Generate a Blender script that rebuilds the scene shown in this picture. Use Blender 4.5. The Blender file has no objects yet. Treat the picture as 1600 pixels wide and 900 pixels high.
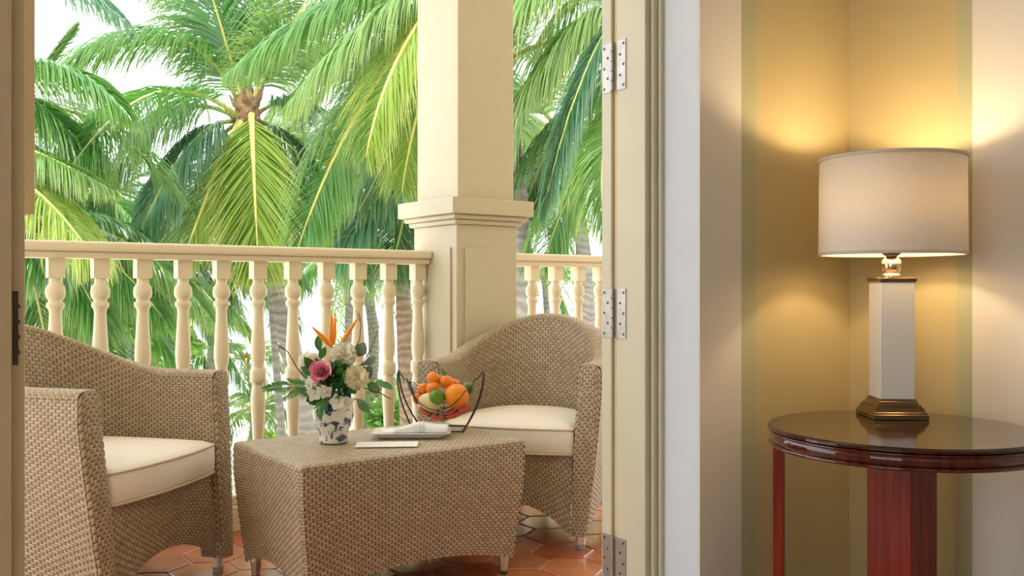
import bpy, math, random
import numpy as np
from mathutils import Vector, Matrix

random.seed(7)
rng = np.random.default_rng(7)
SC = bpy.context.scene
COL = SC.collection
R = math.radians
PI = math.pi

# ------------------------------------------------------------------ camera
F = 1450.0            # focal length in pixels of the 1600 px wide frame
EYE = 0.95
cam = bpy.data.cameras.new('camera')
cam.sensor_width = 36.0
cam.lens = 36.0 * F / 1600.0
cam.clip_start = 0.02
cam.clip_end = 2000
cam_o = bpy.data.objects.new('camera', cam)
COL.objects.link(cam_o)
cam_o.location = (0, 0, EYE)
cam_o.rotation_euler = (PI / 2, 0, 0)
SC.camera = cam_o

# ------------------------------------------------------------------ sky, sun, exposure
world = bpy.data.worlds.new('sky')
SC.world = world
world.use_nodes = True
wn = world.node_tree
bg = wn.nodes['Background']
bg.inputs['Color'].default_value = (0.92, 0.96, 1.0, 1)
bg.inputs['Strength'].default_value = 2.0
sun = bpy.data.lights.new('sun', 'SUN')
sun.energy = 3.2
sun.angle = R(2)
sun.color = (1.0, 0.95, 0.85)
sun_o = bpy.data.objects.new('sun', sun)
COL.objects.link(sun_o)
sun_o.rotation_euler = Vector((0.30, 0.50, -1.0)).to_track_quat('-Z', 'Y').to_euler()
SC.view_settings.view_transform = 'Standard'
SC.view_settings.look = 'None'
SC.view_settings.gamma = 1.0
SC.view_settings.use_curve_mapping = False
SC.view_settings.exposure = 0.45

# ------------------------------------------------------------------ axes of the building
UX, UY = 0.803, 0.596          # u runs along the balustrade, v points outwards
ANG = math.atan2(UY, UX)


def W(u, v, z=0.0):
    return Vector((UX * u - UY * v, UY * u + UX * v, z))


def PX(x, y, d):
    """point at depth d along the view axis, for laying out distances"""
    return Vector(((x - 800) * d / F, d, EYE + (450 - y) * d / F))


# ------------------------------------------------------------------ materials
def new_mat(name):
    m = bpy.data.materials.new(name)
    m.use_nodes = True
    nt = m.node_tree
    return m, nt, nt.nodes['Principled BSDF']


def N(nt, typ, **kw):
    n = nt.nodes.new(typ)
    for k, v in kw.items():
        setattr(n, k, v)
    return n


def ramp(nt, stops, interp='LINEAR'):
    n = nt.nodes.new('ShaderNodeValToRGB')
    n.color_ramp.interpolation = interp
    el = n.color_ramp.elements
    while len(el) < len(stops):
        el.new(0.5)
    for e, (p, c) in zip(el, stops):
        e.position = p
        e.color = (c[0], c[1], c[2], 1)
    return n


def plain(name, col, rough=0.5, metal=0.0, noise=0.06, scale=12.0, bump=0.0, bscale=60.0, spec=0.5, coat=0.0):
    m, nt, b = new_mat(name)
    tc = N(nt, 'ShaderNodeTexCoord')
    nz = N(nt, 'ShaderNodeTexNoise')
    nz.inputs['Scale'].default_value = scale
    nz.inputs['Detail'].default_value = 4
    nt.links.new(tc.outputs['Object'], nz.inputs['Vector'])
    lo = [max(0, c * (1 - noise)) for c in col]
    hi = [min(1, c * (1 + noise)) for c in col]
    rp = ramp(nt, [(0.3, lo), (0.7, hi)])
    nt.links.new(nz.outputs['Fac'], rp.inputs['Fac'])
    nt.links.new(rp.outputs['Color'], b.inputs['Base Color'])
    b.inputs['Roughness'].default_value = rough
    b.inputs['Metallic'].default_value = metal
    b.inputs['Specular IOR Level'].default_value = spec
    b.inputs['Coat Weight'].default_value = coat
    if bump > 0:
        n2 = N(nt, 'ShaderNodeTexNoise')
        n2.inputs['Scale'].default_value = bscale
        nt.links.new(tc.outputs['Object'], n2.inputs['Vector'])
        bp = N(nt, 'ShaderNodeBump')
        bp.inputs['Strength'].default_value = bump
        bp.inputs['Distance'].default_value = 0.01
        nt.links.new(n2.outputs['Fac'], bp.inputs['Height'])
        nt.links.new(bp.outputs['Normal'], b.inputs['Normal'])
    return m


M = {}
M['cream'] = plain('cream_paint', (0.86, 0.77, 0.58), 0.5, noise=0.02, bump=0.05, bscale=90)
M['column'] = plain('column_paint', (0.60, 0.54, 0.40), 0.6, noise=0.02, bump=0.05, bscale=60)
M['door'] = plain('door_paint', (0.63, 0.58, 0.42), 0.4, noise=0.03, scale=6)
M['door_shaded'] = plain('door_paint_shaded', (0.68, 0.55, 0.34), 0.45, noise=0.04, scale=6)  # cream door paint with the tan of its shade put into the colour
M['plaster'] = plain('white_plaster', (0.68, 0.72, 0.77), 0.8, noise=0.015)
M['roomwarm'] = plain('room_wall_beige', (0.78, 0.71, 0.60), 0.8, noise=0.01)
M['ceiling'] = plain('ceiling_paint', (0.86, 0.80, 0.70), 0.8, noise=0.01)
M['roomfloor'] = plain('room_floor', (0.45, 0.30, 0.18), 0.4, noise=0.1)
M['hinge'] = plain('hinge_steel', (0.42, 0.39, 0.35), 0.35, 0.85, noise=0.12, scale=40)
M['hingedark'] = plain('hinge_bronze', (0.10, 0.08, 0.06), 0.5, 0.6, noise=0.2, scale=40)
M['screw'] = plain('screw_dark', (0.12, 0.10, 0.08), 0.5, 0.7)
M['grout'] = plain('grout', (0.62, 0.50, 0.42), 0.6, noise=0.15, scale=8)
M['cushion'] = plain('cushion_fabric', (0.90, 0.85, 0.77), 0.9, noise=0.02, bump=0.15, bscale=500, spec=0.2)
M['piping'] = plain('cushion_piping', (0.72, 0.60, 0.47), 0.9, noise=0.03)
M['alu'] = plain('brushed_aluminium', (0.75, 0.70, 0.62), 0.35, 0.85, noise=0.05)
M['rubber'] = plain('rubber_tip', (0.05, 0.05, 0.05), 0.7)
M['greytip'] = plain('grey_tip', (0.33, 0.36, 0.36), 0.6)
M['wire'] = plain('wire_black', (0.05, 0.035, 0.03), 0.35, 0.4)
M['china'] = plain('white_china', (0.86, 0.86, 0.85), 0.12, noise=0.01, coat=0.3)
M['linen'] = plain('linen', (0.86, 0.87, 0.90), 0.85, noise=0.02, bump=0.1, bscale=300)
M['paper'] = plain('paper', (0.88, 0.88, 0.84), 0.7, noise=0.01)
M['paperedge'] = plain('paper_gold_edge', (0.75, 0.66, 0.38), 0.6, noise=0.01)
M['steel'] = plain('cutlery_steel', (0.7, 0.7, 0.7), 0.15, 1.0, noise=0.02)
M['ceramic'] = plain('lamp_ceramic', (0.82, 0.80, 0.76), 0.22, noise=0.01, coat=0.4)
M['bronze'] = plain('lamp_bronze', (0.26, 0.18, 0.11), 0.07, 1.0, noise=0.06)
M['nickel'] = plain('lamp_nickel', (0.80, 0.70, 0.56), 0.08, 1.0, noise=0.02)
M['socket'] = plain('lamp_socket', (0.16, 0.10, 0.07), 0.35, 0.7)
M['cord'] = plain('black_cord', (0.02, 0.02, 0.02), 0.5)
M['mandarin'] = plain('mandarin_peel', (0.90, 0.25, 0.012), 0.4, noise=0.08, scale=30, bump=0.25, bscale=220)
M['orange'] = plain('orange_peel', (0.90, 0.28, 0.008), 0.42, noise=0.05, scale=20, bump=0.25, bscale=160)
M['lime'] = plain('lime_peel', (0.10, 0.27, 0.012), 0.3, noise=0.3, scale=25, bump=0.15, bscale=160)
M['apple'] = plain('pale_apple_skin', (0.83, 0.70, 0.34), 0.35, noise=0.15, scale=14)
M['redfruit'] = plain('red_fruit_skin', (0.62, 0.09, 0.025), 0.3, noise=0.2, scale=20)
M['rose'] = plain('rose_pink', (0.95, 0.20, 0.38), 0.6, noise=0.25, scale=40, spec=0.2)
M['rosepale'] = plain('rose_pale_pink', (0.95, 0.42, 0.56), 0.6, noise=0.2, scale=40, spec=0.2)
M['whiteflower'] = plain('white_petal', (0.88, 0.86, 0.76), 0.7, noise=0.04, scale=60, spec=0.2)
M['creamflower'] = plain('cream_petal', (0.88, 0.82, 0.60), 0.7, noise=0.06, scale=60, spec=0.2)
M['strelitzia'] = plain('bird_orange', (0.95, 0.34, 0.01), 0.45, noise=0.08, scale=30)
M['twig'] = plain('twig_brown', (0.22, 0.10, 0.06), 0.7, noise=0.2)
M['leafdark'] = plain('arrangement_leaf', (0.045, 0.18, 0.04), 0.3, noise=0.3, scale=20)
M['leafgrey'] = plain('arrangement_leaf_grey', (0.15, 0.24, 0.19), 0.5, noise=0.2, scale=20)
M['fern'] = plain('fern_green', (0.06, 0.20, 0.06), 0.5, noise=0.25, scale=20)
M['stemgreen'] = plain('stem_green', (0.10, 0.22, 0.05), 0.5)
M['sand'] = plain('pale_sand', (0.80, 0.77, 0.68), 0.9, noise=0.08, scale=0.3)
M['sea'] = plain('pale_sea', (0.62, 0.74, 0.78), 0.15, noise=0.05, scale=0.05)
M['lawn'] = plain('lawn_grass', (0.16, 0.30, 0.06), 0.9, noise=0.3, scale=0.8)


def translucent(m, fac, col):
    nt = m.node_tree
    tr_ = N(nt, 'ShaderNodeBsdfTranslucent')
    tr_.inputs['Color'].default_value = (*col, 1)
    ms = N(nt, 'ShaderNodeMixShader')
    ms.inputs['Fac'].default_value = fac
    nt.links.new(nt.nodes['Principled BSDF'].outputs[0], ms.inputs[1])
    nt.links.new(tr_.outputs[0], ms.inputs[2])
    nt.links.new(ms.outputs[0], nt.nodes['Material Output'].inputs['Surface'])


for k_, c_ in (('whiteflower', (0.95, 0.93, 0.85)), ('creamflower', (0.95, 0.90, 0.70)), ('rose', (0.95, 0.25, 0.42)), ('fern', (0.15, 0.40, 0.10))):
    translucent(M[k_], 0.4, c_)


def wood_mat(name, c1, c2, rough, coat=0.25, spec=0.5):
    m, nt, b = new_mat(name)
    tc = N(nt, 'ShaderNodeTexCoord')
    mp = N(nt, 'ShaderNodeMapping')
    mp.inputs['Scale'].default_value = (30, 30, 2.2)
    nz = N(nt, 'ShaderNodeTexNoise')
    nz.inputs['Scale'].default_value = 2.0
    nz.inputs['Detail'].default_value = 6
    nt.links.new(tc.outputs['Object'], mp.inputs['Vector'])
    nt.links.new(mp.outputs['Vector'], nz.inputs['Vector'])
    rp = ramp(nt, [(0.3, c1), (0.7, c2)])
    nt.links.new(nz.outputs['Fac'], rp.inputs['Fac'])
    nt.links.new(rp.outputs['Color'], b.inputs['Base Color'])
    b.inputs['Roughness'].default_value = rough
    b.inputs['Coat Weight'].default_value = coat
    b.inputs['Specular IOR Level'].default_value = spec
    b.inputs['Coat Roughness'].default_value = 0.04
    return m


M['mahogany'] = wood_mat('mahogany', (0.13, 0.008, 0.002), (0.27, 0.024, 0.005), 0.12, 0.0, 0.25)
M['mahogany_gloss'] = wood_mat('mahogany_polished_rim', (0.05, 0.004, 0.001), (0.12, 0.010, 0.003), 0.05, 0.6)
M['mahogany_top'] = wood_mat('mahogany_dark_top', (0.028, 0.007, 0.004), (0.05, 0.012, 0.007), 0.10)


def tile_mat():
    m, nt, b = new_mat('terracotta_tile')
    oi = N(nt, 'ShaderNodeObjectInfo')
    tc = N(nt, 'ShaderNodeTexCoord')
    nz = N(nt, 'ShaderNodeTexNoise')
    nz.inputs['Scale'].default_value = 9
    nz.inputs['Detail'].default_value = 5
    nt.links.new(tc.outputs['Object'], nz.inputs['Vector'])
    r1 = ramp(nt, [(0.0, (0.50, 0.11, 0.04)), (0.4, (0.60, 0.17, 0.07)), (0.75, (0.66, 0.24, 0.10)), (1.0, (0.54, 0.20, 0.11))])
    nt.links.new(oi.outputs['Random'], r1.inputs['Fac'])
    r2 = ramp(nt, [(0.3, (0.75, 0.75, 0.75)), (0.7, (1, 1, 1))])
    nt.links.new(nz.outputs['Fac'], r2.inputs['Fac'])
    mx = N(nt, 'ShaderNodeMix', data_type='RGBA', blend_type='MULTIPLY')
    mx.inputs['Factor'].default_value = 1.0
    nt.links.new(r1.outputs['Color'], mx.inputs['A'])
    nt.links.new(r2.outputs['Color'], mx.inputs['B'])
    nt.links.new(mx.outputs['Result'], b.inputs['Base Color'])
    b.inputs['Roughness'].default_value = 0.22
    b.inputs['Coat Weight'].default_value = 0.35
    b.inputs['Coat Roughness'].default_value = 0.1
    bp = N(nt, 'ShaderNodeBump')
    bp.inputs['Strength'].default_value = 0.12
    bp.inputs['Distance'].default_value = 0.01
    nt.links.new(nz.outputs['Fac'], bp.inputs['Height'])
    nt.links.new(bp.outputs['Normal'], b.inputs['Normal'])
    return m


M['tile'] = tile_mat()


def wicker_mat(name, light, dark, gap):
    """strand colours picked per woven cell; UV is in metres: cell 0.026 x 0.0115"""
    m, nt, b = new_mat(name)
    uv = N(nt, 'ShaderNodeUVMap')
    sp = N(nt, 'ShaderNodeSeparateXYZ')
    nt.links.new(uv.outputs['UV'], sp.inputs['Vector'])

    def mth(op, a, bb=None):
        n = N(nt, 'ShaderNodeMath', operation=op)
        for i, v in enumerate((a, bb)):
            if v is None:
                continue
            if isinstance(v, (int, float)):
                n.inputs[i].default_value = v
            else:
                nt.links.new(v, n.inputs[i])
        return n.outputs[0]
    r = mth('DIVIDE', sp.outputs['Y'], WH)
    row = mth('FLOOR', r)
    odd = mth('MULTIPLY', mth('MODULO', row, 2.0), 0.5)
    c = mth('ADD', mth('DIVIDE', sp.outputs['X'], WW), odd)
    cell = mth('FLOOR', c)
    cv = N(nt, 'ShaderNodeCombineXYZ')
    nt.links.new(cell, cv.inputs['X'])
    nt.links.new(row, cv.inputs['Y'])
    wn_ = N(nt, 'ShaderNodeTexWhiteNoise', noise_dimensions='2D')
    nt.links.new(cv.outputs['Vector'], wn_.inputs['Vector'])
    rp = ramp(nt, [(0.0, dark), (1.0, light)])
    nt.links.new(wn_.outputs['Value'], rp.inputs['Fac'])
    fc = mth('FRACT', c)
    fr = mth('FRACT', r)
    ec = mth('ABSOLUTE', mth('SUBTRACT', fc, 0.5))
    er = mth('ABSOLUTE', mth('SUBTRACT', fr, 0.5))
    gap_shade = mth('MAXIMUM', mth('GREATER_THAN', ec, 0.41), mth('MULTIPLY', mth('GREATER_THAN', er, 0.44), 0.5))
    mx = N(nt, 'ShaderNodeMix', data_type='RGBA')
    nt.links.new(gap_shade, mx.inputs['Factor'])
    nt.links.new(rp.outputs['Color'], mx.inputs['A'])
    mx.inputs['B'].default_value = (*gap, 1)  # darker gap colour paints in the shade between strands
    nt.links.new(mx.outputs['Result'], b.inputs['Base Color'])
    b.inputs['Roughness'].default_value = 0.42
    b.inputs['Specular IOR Level'].default_value = 0.4
    return m


WW, WH = 0.0235, 0.0100
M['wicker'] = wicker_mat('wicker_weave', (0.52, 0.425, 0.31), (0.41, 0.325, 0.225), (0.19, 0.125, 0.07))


def stripe_wall_mat(name, axis_dir, edges):
    """wide striped wallpaper: edges = [(distance along wall, colour), ...] constant steps"""
    m, nt, b = new_mat(name)
    ge = N(nt, 'ShaderNodeNewGeometry')
    dot = N(nt, 'ShaderNodeVectorMath', operation='DOT_PRODUCT')
    dot.inputs[1].default_value = axis_dir
    nt.links.new(ge.outputs['Position'], dot.inputs[0])
    mr = N(nt, 'ShaderNodeMapRange')
    lo, hi = -1.0, 4.0
    mr.inputs['From Min'].default_value = lo
    mr.inputs['From Max'].default_value = hi
    nt.links.new(dot.outputs['Value'], mr.inputs['Value'])
    rp = ramp(nt, [((max(lo, e) - lo) / (hi - lo), c) for e, c in edges], 'CONSTANT')
    nt.links.new(mr.outputs['Result'], rp.inputs['Fac'])
    nt.links.new(rp.outputs['Color'], b.inputs['Base Color'])
    b.inputs['Roughness'].default_value = 0.65
    return m


GOLD, GREEN, PALE = (0.58, 0.47, 0.24), (0.48, 0.47, 0.28), (0.80, 0.74, 0.66)
M['wall_a'] = stripe_wall_mat('striped_wallpaper_door_wall', (UX, UY, 0), [(-1, PALE), (1.828, GREEN), (1.878, GOLD)])
M['wall_b'] = stripe_wall_mat('striped_wallpaper_side_wall', (-UY, UX, 0), [(-1, PALE), (1.151, GREEN), (1.204, GOLD)])


def leaf_mat(name, c1, c2, tip, trans=0.4):
    m, nt, b = new_mat(name)
    uv = N(nt, 'ShaderNodeUVMap')
    sp = N(nt, 'ShaderNodeSeparateXYZ')
    nt.links.new(uv.outputs['UV'], sp.inputs['Vector'])
    rp = ramp(nt, [(0.0, c1), (1.0, c2)])
    nt.links.new(sp.outputs['X'], rp.inputs['Fac'])
    mx = N(nt, 'ShaderNodeMix', data_type='RGBA')
    pw = N(nt, 'ShaderNodeMath', operation='POWER')
    nt.links.new(sp.outputs['Y'], pw.inputs[0])
    pw.inputs[1].default_value = 3.0
    ml = N(nt, 'ShaderNodeMath', operation='MULTIPLY')
    nt.links.new(pw.outputs[0], ml.inputs[0])
    ml.inputs[1].default_value = 0.6
    nt.links.new(ml.outputs[0], mx.inputs['Factor'])
    nt.links.new(rp.outputs['Color'], mx.inputs['A'])
    mx.inputs['B'].default_value = (*tip, 1)
    nt.links.new(mx.outputs['Result'], b.inputs['Base Color'])
    b.inputs['Roughness'].default_value = 0.26
    b.inputs['Specular IOR Level'].default_value = 0.9
    tr = N(nt, 'ShaderNodeBsdfTranslucent')
    hs = N(nt, 'ShaderNodeHueSaturation')
    hs.inputs['Value'].default_value = 1.5
    hs.inputs['Hue'].default_value = 0.485
    nt.links.new(mx.outputs['Result'], hs.inputs['Color'])
    nt.links.new(hs.outputs['Color'], tr.inputs['Color'])
    ms = N(nt, 'ShaderNodeMixShader')
    ms.inputs['Fac'].default_value = trans
    nt.links.new(b.outputs[0], ms.inputs[1])
    nt.links.new(tr.outputs[0], ms.inputs[2])
    nt.links.new(ms.outputs[0], nt.nodes['Material Output'].inputs['Surface'])
    return m


M['pl_dark'] = leaf_mat('palm_leaf_dark', (0.05, 0.15, 0.045), (0.085, 0.22, 0.07), (0.20, 0.28, 0.08))
M['pl_mid'] = leaf_mat('palm_leaf_mid', (0.06, 0.22, 0.035), (0.12, 0.32, 0.07), (0.28, 0.36, 0.07))
M['pl_light'] = leaf_mat('palm_leaf_light', (0.12, 0.28, 0.06), (0.21, 0.37, 0.10), (0.42, 0.45, 0.15))
M['pl_yellow'] = leaf_mat('palm_leaf_yellow', (0.22, 0.36, 0.06), (0.33, 0.44, 0.09), (0.48, 0.46, 0.14))
M['pl_blue'] = leaf_mat('palm_leaf_bluegreen', (0.065, 0.18, 0.09), (0.11, 0.26, 0.14), (0.18, 0.28, 0.12))
M['pl_hazy'] = leaf_mat('palm_leaf_hazy', (0.20, 0.38, 0.15), (0.34, 0.50, 0.20), (0.45, 0.50, 0.22))  # paler greens, with distance haze put into the leaf colour
M['rachis_g'] = plain('rachis_green', (0.28, 0.34, 0.06), 0.4)
M['rachis_y'] = plain('rachis_yellow', (0.66, 0.58, 0.16), 0.4)
M['crownfibre'] = plain('crown_fibre', (0.24, 0.14, 0.07), 0.9, noise=0.4, scale=10, bump=0.6, bscale=40)


def trunk_mat(name, c1, c2, ring):
    m, nt, b = new_mat(name)
    tc = N(nt, 'ShaderNodeTexCoord')
    nz = N(nt, 'ShaderNodeTexNoise')
    nz.inputs['Scale'].default_value = 5
    nz.inputs['Detail'].default_value = 6
    nt.links.new(tc.outputs['Object'], nz.inputs['Vector'])
    wv = N(nt, 'ShaderNodeTexWave', bands_direction='Z')
    wv.inputs['Scale'].default_value = ring
    wv.inputs['Distortion'].default_value = 9
    wv.inputs['Detail'].default_value = 3
    nt.links.new(tc.outputs['Object'], wv.inputs['Vector'])
    mm = N(nt, 'ShaderNodeMath', operation='MULTIPLY_ADD')
    nt.links.new(wv.outputs['Fac'], mm.inputs[0])
    mm.inputs[1].default_value = 0.28
    mq = N(nt, 'ShaderNodeMath', operation='MULTIPLY')
    nt.links.new(nz.outputs['Fac'], mq.inputs[0])
    mq.inputs[1].default_value = 0.6
    nt.links.new(mq.outputs[0], mm.inputs[2])
    rp = ramp(nt, [(0.0, c1), (0.62, c2)])
    nt.links.new(mm.outputs[0], rp.inputs['Fac'])
    nt.links.new(rp.outputs['Color'], b.inputs['Base Color'])
    b.inputs['Roughness'].default_value = 0.9
    bp = N(nt, 'ShaderNodeBump')
    bp.inputs['Strength'].default_value = 0.6
    bp.inputs['Distance'].default_value = 0.03
    nt.links.new(wv.outputs['Fac'], bp.inputs['Height'])
    nt.links.new(bp.outputs['Normal'], b.inputs['Normal'])
    return m


M['trunk_grey'] = trunk_mat('palm_trunk_grey', (0.13, 0.115, 0.09), (0.31, 0.285, 0.24), 2.4)
M['trunk_brown'] = trunk_mat('palm_trunk_brown', (0.07, 0.042, 0.026), (0.27, 0.185, 0.115), 3.0)


def vase_mat():
    m, nt, b = new_mat('blue_white_porcelain')
    tc = N(nt, 'ShaderNodeTexCoord')
    nz = N(nt, 'ShaderNodeTexNoise')
    nz.inputs['Scale'].default_value = 34
    nz.inputs['Detail'].default_value = 3
    nz.inputs['Distortion'].default_value = 1.6
    nt.links.new(tc.outputs['Object'], nz.inputs['Vector'])
    vo = N(nt, 'ShaderNodeTexVoronoi', feature='SMOOTH_F1')
    vo.inputs['Scale'].default_value = 42
    nt.links.new(tc.outputs['Object'], vo.inputs['Vector'])
    mu = N(nt, 'ShaderNodeMath', operation='MULTIPLY')
    nt.links.new(nz.outputs['Fac'], mu.inputs[0])
    nt.links.new(vo.outputs['Distance'], mu.inputs[1])
    rp = ramp(nt, [(0.0, (0.82, 0.80, 0.70)), (0.245, (0.80, 0.78, 0.70)), (0.275, (0.16, 0.20, 0.32)), (0.33, (0.03, 0.05, 0.14))])
    nt.links.new(mu.outputs[0], rp.inputs['Fac'])
    nt.links.new(rp.outputs['Color'], b.inputs['Base Color'])
    b.inputs['Roughness'].default_value = 0.12
    b.inputs['Coat Weight'].default_value = 0.4
    return m


M['vase'] = vase_mat()


def shade_mat():
    m, nt, b = new_mat('lampshade_linen')
    tc = N(nt, 'ShaderNodeTexCoord')
    mp = N(nt, 'ShaderNodeMapping')
    mp.inputs['Scale'].default_value = (900, 900, 120)
    nz = N(nt, 'ShaderNodeTexNoise')
    nz.inputs['Scale'].default_value = 1.0
    nt.links.new(tc.outputs['Object'], mp.inputs['Vector'])
    nt.links.new(mp.outputs['Vector'], nz.inputs['Vector'])
    rp = ramp(nt, [(0.3, (0.80, 0.74, 0.65)), (0.7, (0.90, 0.84, 0.76))])
    nt.links.new(nz.outputs['Fac'], rp.inputs['Fac'])
    nt.links.new(rp.outputs['Color'], b.inputs['Base Color'])
    b.inputs['Roughness'].default_value = 0.95
    tr = N(nt, 'ShaderNodeBsdfTranslucent')
    tr.inputs['Color'].default_value = (0.94, 0.84, 0.68, 1)
    ms = N(nt, 'ShaderNodeMixShader')
    ms.inputs['Fac'].default_value = 0.17
    nt.links.new(b.outputs[0], ms.inputs[1])
    nt.links.new(tr.outputs[0], ms.inputs[2])
    nt.links.new(ms.outputs[0], nt.nodes['Material Output'].inputs['Surface'])
    return m


M['shade'] = shade_mat()
M['shadeband'] = plain('lampshade_band', (0.66, 0.58, 0.48), 0.9, noise=0.02)
_m, _nt, _b = new_mat('bulb_glow')
_b.inputs['Emission Color'].default_value = (1.0, 0.72, 0.36, 1)
_b.inputs['Emission Strength'].default_value = 12
M['bulb'] = _m


# ------------------------------------------------------------------ mesh helpers
class MB:
    """collects vertices and faces of ONE mesh"""

    def __init__(self):
        self.v, self.f = [], []

    def add(self, verts, faces):
        o = len(self.v)
        self.v.extend([tuple(p) for p in verts])
        self.f.extend([tuple(i + o for i in f) for f in faces])
        return self

    def box(self, lo, hi, fn=None):
        x0, y0, z0 = lo
        x1, y1, z1 = hi
        vs = [(x0, y0, z0), (x1, y0, z0), (x1, y1, z0), (x0, y1, z0), (x0, y0, z1), (x1, y0, z1), (x1, y1, z1), (x0, y1, z1)]
        if fn:
            vs = [fn(*p) for p in vs]
        return self.add(vs, [(0, 3, 2, 1), (4, 5, 6, 7), (0, 1, 5, 4), (1, 2, 6, 5), (2, 3, 7, 6), (3, 0, 4, 7)])

    def lathe(self, prof, seg=24, centre=(0, 0), caps=True):
        n = len(prof)
        vs, fs = [], []
        for r, z in prof:
            for k in range(seg):
                a = 2 * PI * k / seg
                vs.append((centre[0] + r * math.cos(a), centre[1] + r * math.sin(a), z))
        for i in range(n - 1):
            for k in range(seg):
                k2 = (k + 1) % seg
                fs.append((i * seg + k, i * seg + k2, (i + 1) * seg + k2, (i + 1) * seg + k))
        if caps:
            fs.append(tuple(range(seg))[::-1])
            fs.append(tuple((n - 1) * seg + k for k in range(seg)))
        return self.add(vs, fs)

    def sqlathe(self, prof):
        """square sections: (half width, z)"""
        vs, fs = [], []
        for r, z in prof:
            vs += [(-r, -r, z), (r, -r, z), (r, r, z), (-r, r, z)]
        for i in range(len(prof) - 1):
            for k in range(4):
                k2 = (k + 1) % 4
                fs.append((i * 4 + k, i * 4 + k2, i * 4 + 4 + k2, i * 4 + 4 + k))
        fs.append((3, 2, 1, 0))
        e = (len(prof) - 1) * 4
        fs.append((e, e + 1, e + 2, e + 3))
        return self.add(vs, fs)

    def tube(self, pts, rad, seg=8, closed=False):
        pts = [Vector(p) for p in pts]
        n = len(pts)
        if not hasattr(rad, '__len__'):
            rad = [rad] * n
        vs, fs = [], []
        prev = None
        for i, p in enumerate(pts):
            if closed:
                t = pts[(i + 1) % n] - pts[i - 1]
            else:
                t = pts[min(i + 1, n - 1)] - pts[max(i - 1, 0)]
            t.normalize()
            if prev is None:
                a = Vector((0, 0, 1)) if abs(t.z) < 0.9 else Vector((1, 0, 0))
                nrm = t.cross(a).normalized()
            else:
                nrm = (prev - t * prev.dot(t)).normalized()
            prev = nrm
            bn = t.cross(nrm)
            for k in range(seg):
                a = 2 * PI * k / seg
                vs.append(p + (nrm * math.cos(a) + bn * math.sin(a)) * rad[i])
        m = n if closed else n - 1
        for i in range(m):
            j = (i + 1) % n
            for k in range(seg):
                k2 = (k + 1) % seg
                fs.append((i * seg + k, i * seg + k2, j * seg + k2, j * seg + k))
        if not closed:
            fs.append(tuple(range(seg))[::-1])
            fs.append(tuple((n - 1) * seg + k for k in range(seg)))
        return self.add(vs, fs)

    def sphere(self, c, r, seg=20, rings=12, sc=(1, 1, 1)):
        vs, fs = [], []
        for i in range(rings + 1):
            th = PI * i / rings
            for k in range(seg):
                a = 2 * PI * k / seg
                vs.append((c[0] + r * sc[0] * math.sin(th) * math.cos(a), c[1] + r * sc[1] * math.sin(th) * math.sin(a), c[2] + r * sc[2] * math.cos(th)))
        for i in range(rings):
            for k in range(seg):
                k2 = (k + 1) % seg
                fs.append((i * seg + k, (i + 1) * seg + k, (i + 1) * seg + k2, i * seg + k2))
        return self.add(vs, fs)

    def mesh(self, name, mat, smooth=False):
        me = bpy.data.meshes.new(name)
        me.from_pydata(self.v, [], self.f)
        me.materials.append(M[mat] if isinstance(mat, str) else mat)
        if smooth:
            me.polygons.foreach_set('use_smooth', [True] * len(me.polygons))
        me.update()
        return me

    def build(self, name, mat, parent=None, smooth=False, bevel=0.0, seg=2, angle=35):
        me = self.mesh(name, mat, smooth)
        return link(name, me, parent, bevel, seg)


def link(name, me, parent=None, bevel=0.0, seg=2):
    o = bpy.data.objects.new(name, me)
    COL.objects.link(o)
    if parent:
        o.parent = parent
    if bevel > 0:
        b = o.modifiers.new('bevel', 'BEVEL')
        b.width = bevel
        b.segments = seg
        b.limit_method = 'ANGLE'
        b.angle_limit = R(35)
    return o


def tag(o, label=None, cat=None, group=None, kind=None):
    if label:
        o['label'] = label
    if cat:
        o['category'] = cat
    if group:
        o['group'] = group
    if kind:
        o['kind'] = kind
    return o


def thing(name, label, cat, loc=(0, 0, 0), rz=0.0, group=None):
    o = bpy.data.objects.new(name, None)
    o.empty_display_size = 0.05
    COL.objects.link(o)
    o.location = loc
    o.rotation_euler = (0, 0, rz)
    return tag(o, label, cat, group)


def struct(o, label=None):
    o['kind'] = 'structure'
    if label:
        o['label'] = label
    return o


def np_mesh(name, V, Q, mat, uv=None, smooth=True):
    """fast quad mesh from numpy arrays; uv per vertex"""
    me = bpy.data.meshes.new(name)
    nv, nq = len(V), len(Q)
    me.vertices.add(nv)
    me.vertices.foreach_set('co', np.ascontiguousarray(V, dtype=np.float32).ravel())
    me.loops.add(nq * 4)
    me.loops.foreach_set('vertex_index', np.ascontiguousarray(Q, dtype=np.int32).ravel())
    me.polygons.add(nq)
    me.polygons.foreach_set('loop_start', np.arange(0, nq * 4, 4, dtype=np.int32))
    me.polygons.foreach_set('use_smooth', np.full(nq, smooth))
    if uv is not None:
        l = me.uv_layers.new(name='UVMap')
        l.data.foreach_set('uv', np.ascontiguousarray(uv[Q.ravel()], dtype=np.float32).ravel())
    me.materials.append(M[mat] if isinstance(mat, str) else mat)
    me.update(calc_edges=True)
    me.validate()
    return me


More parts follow.
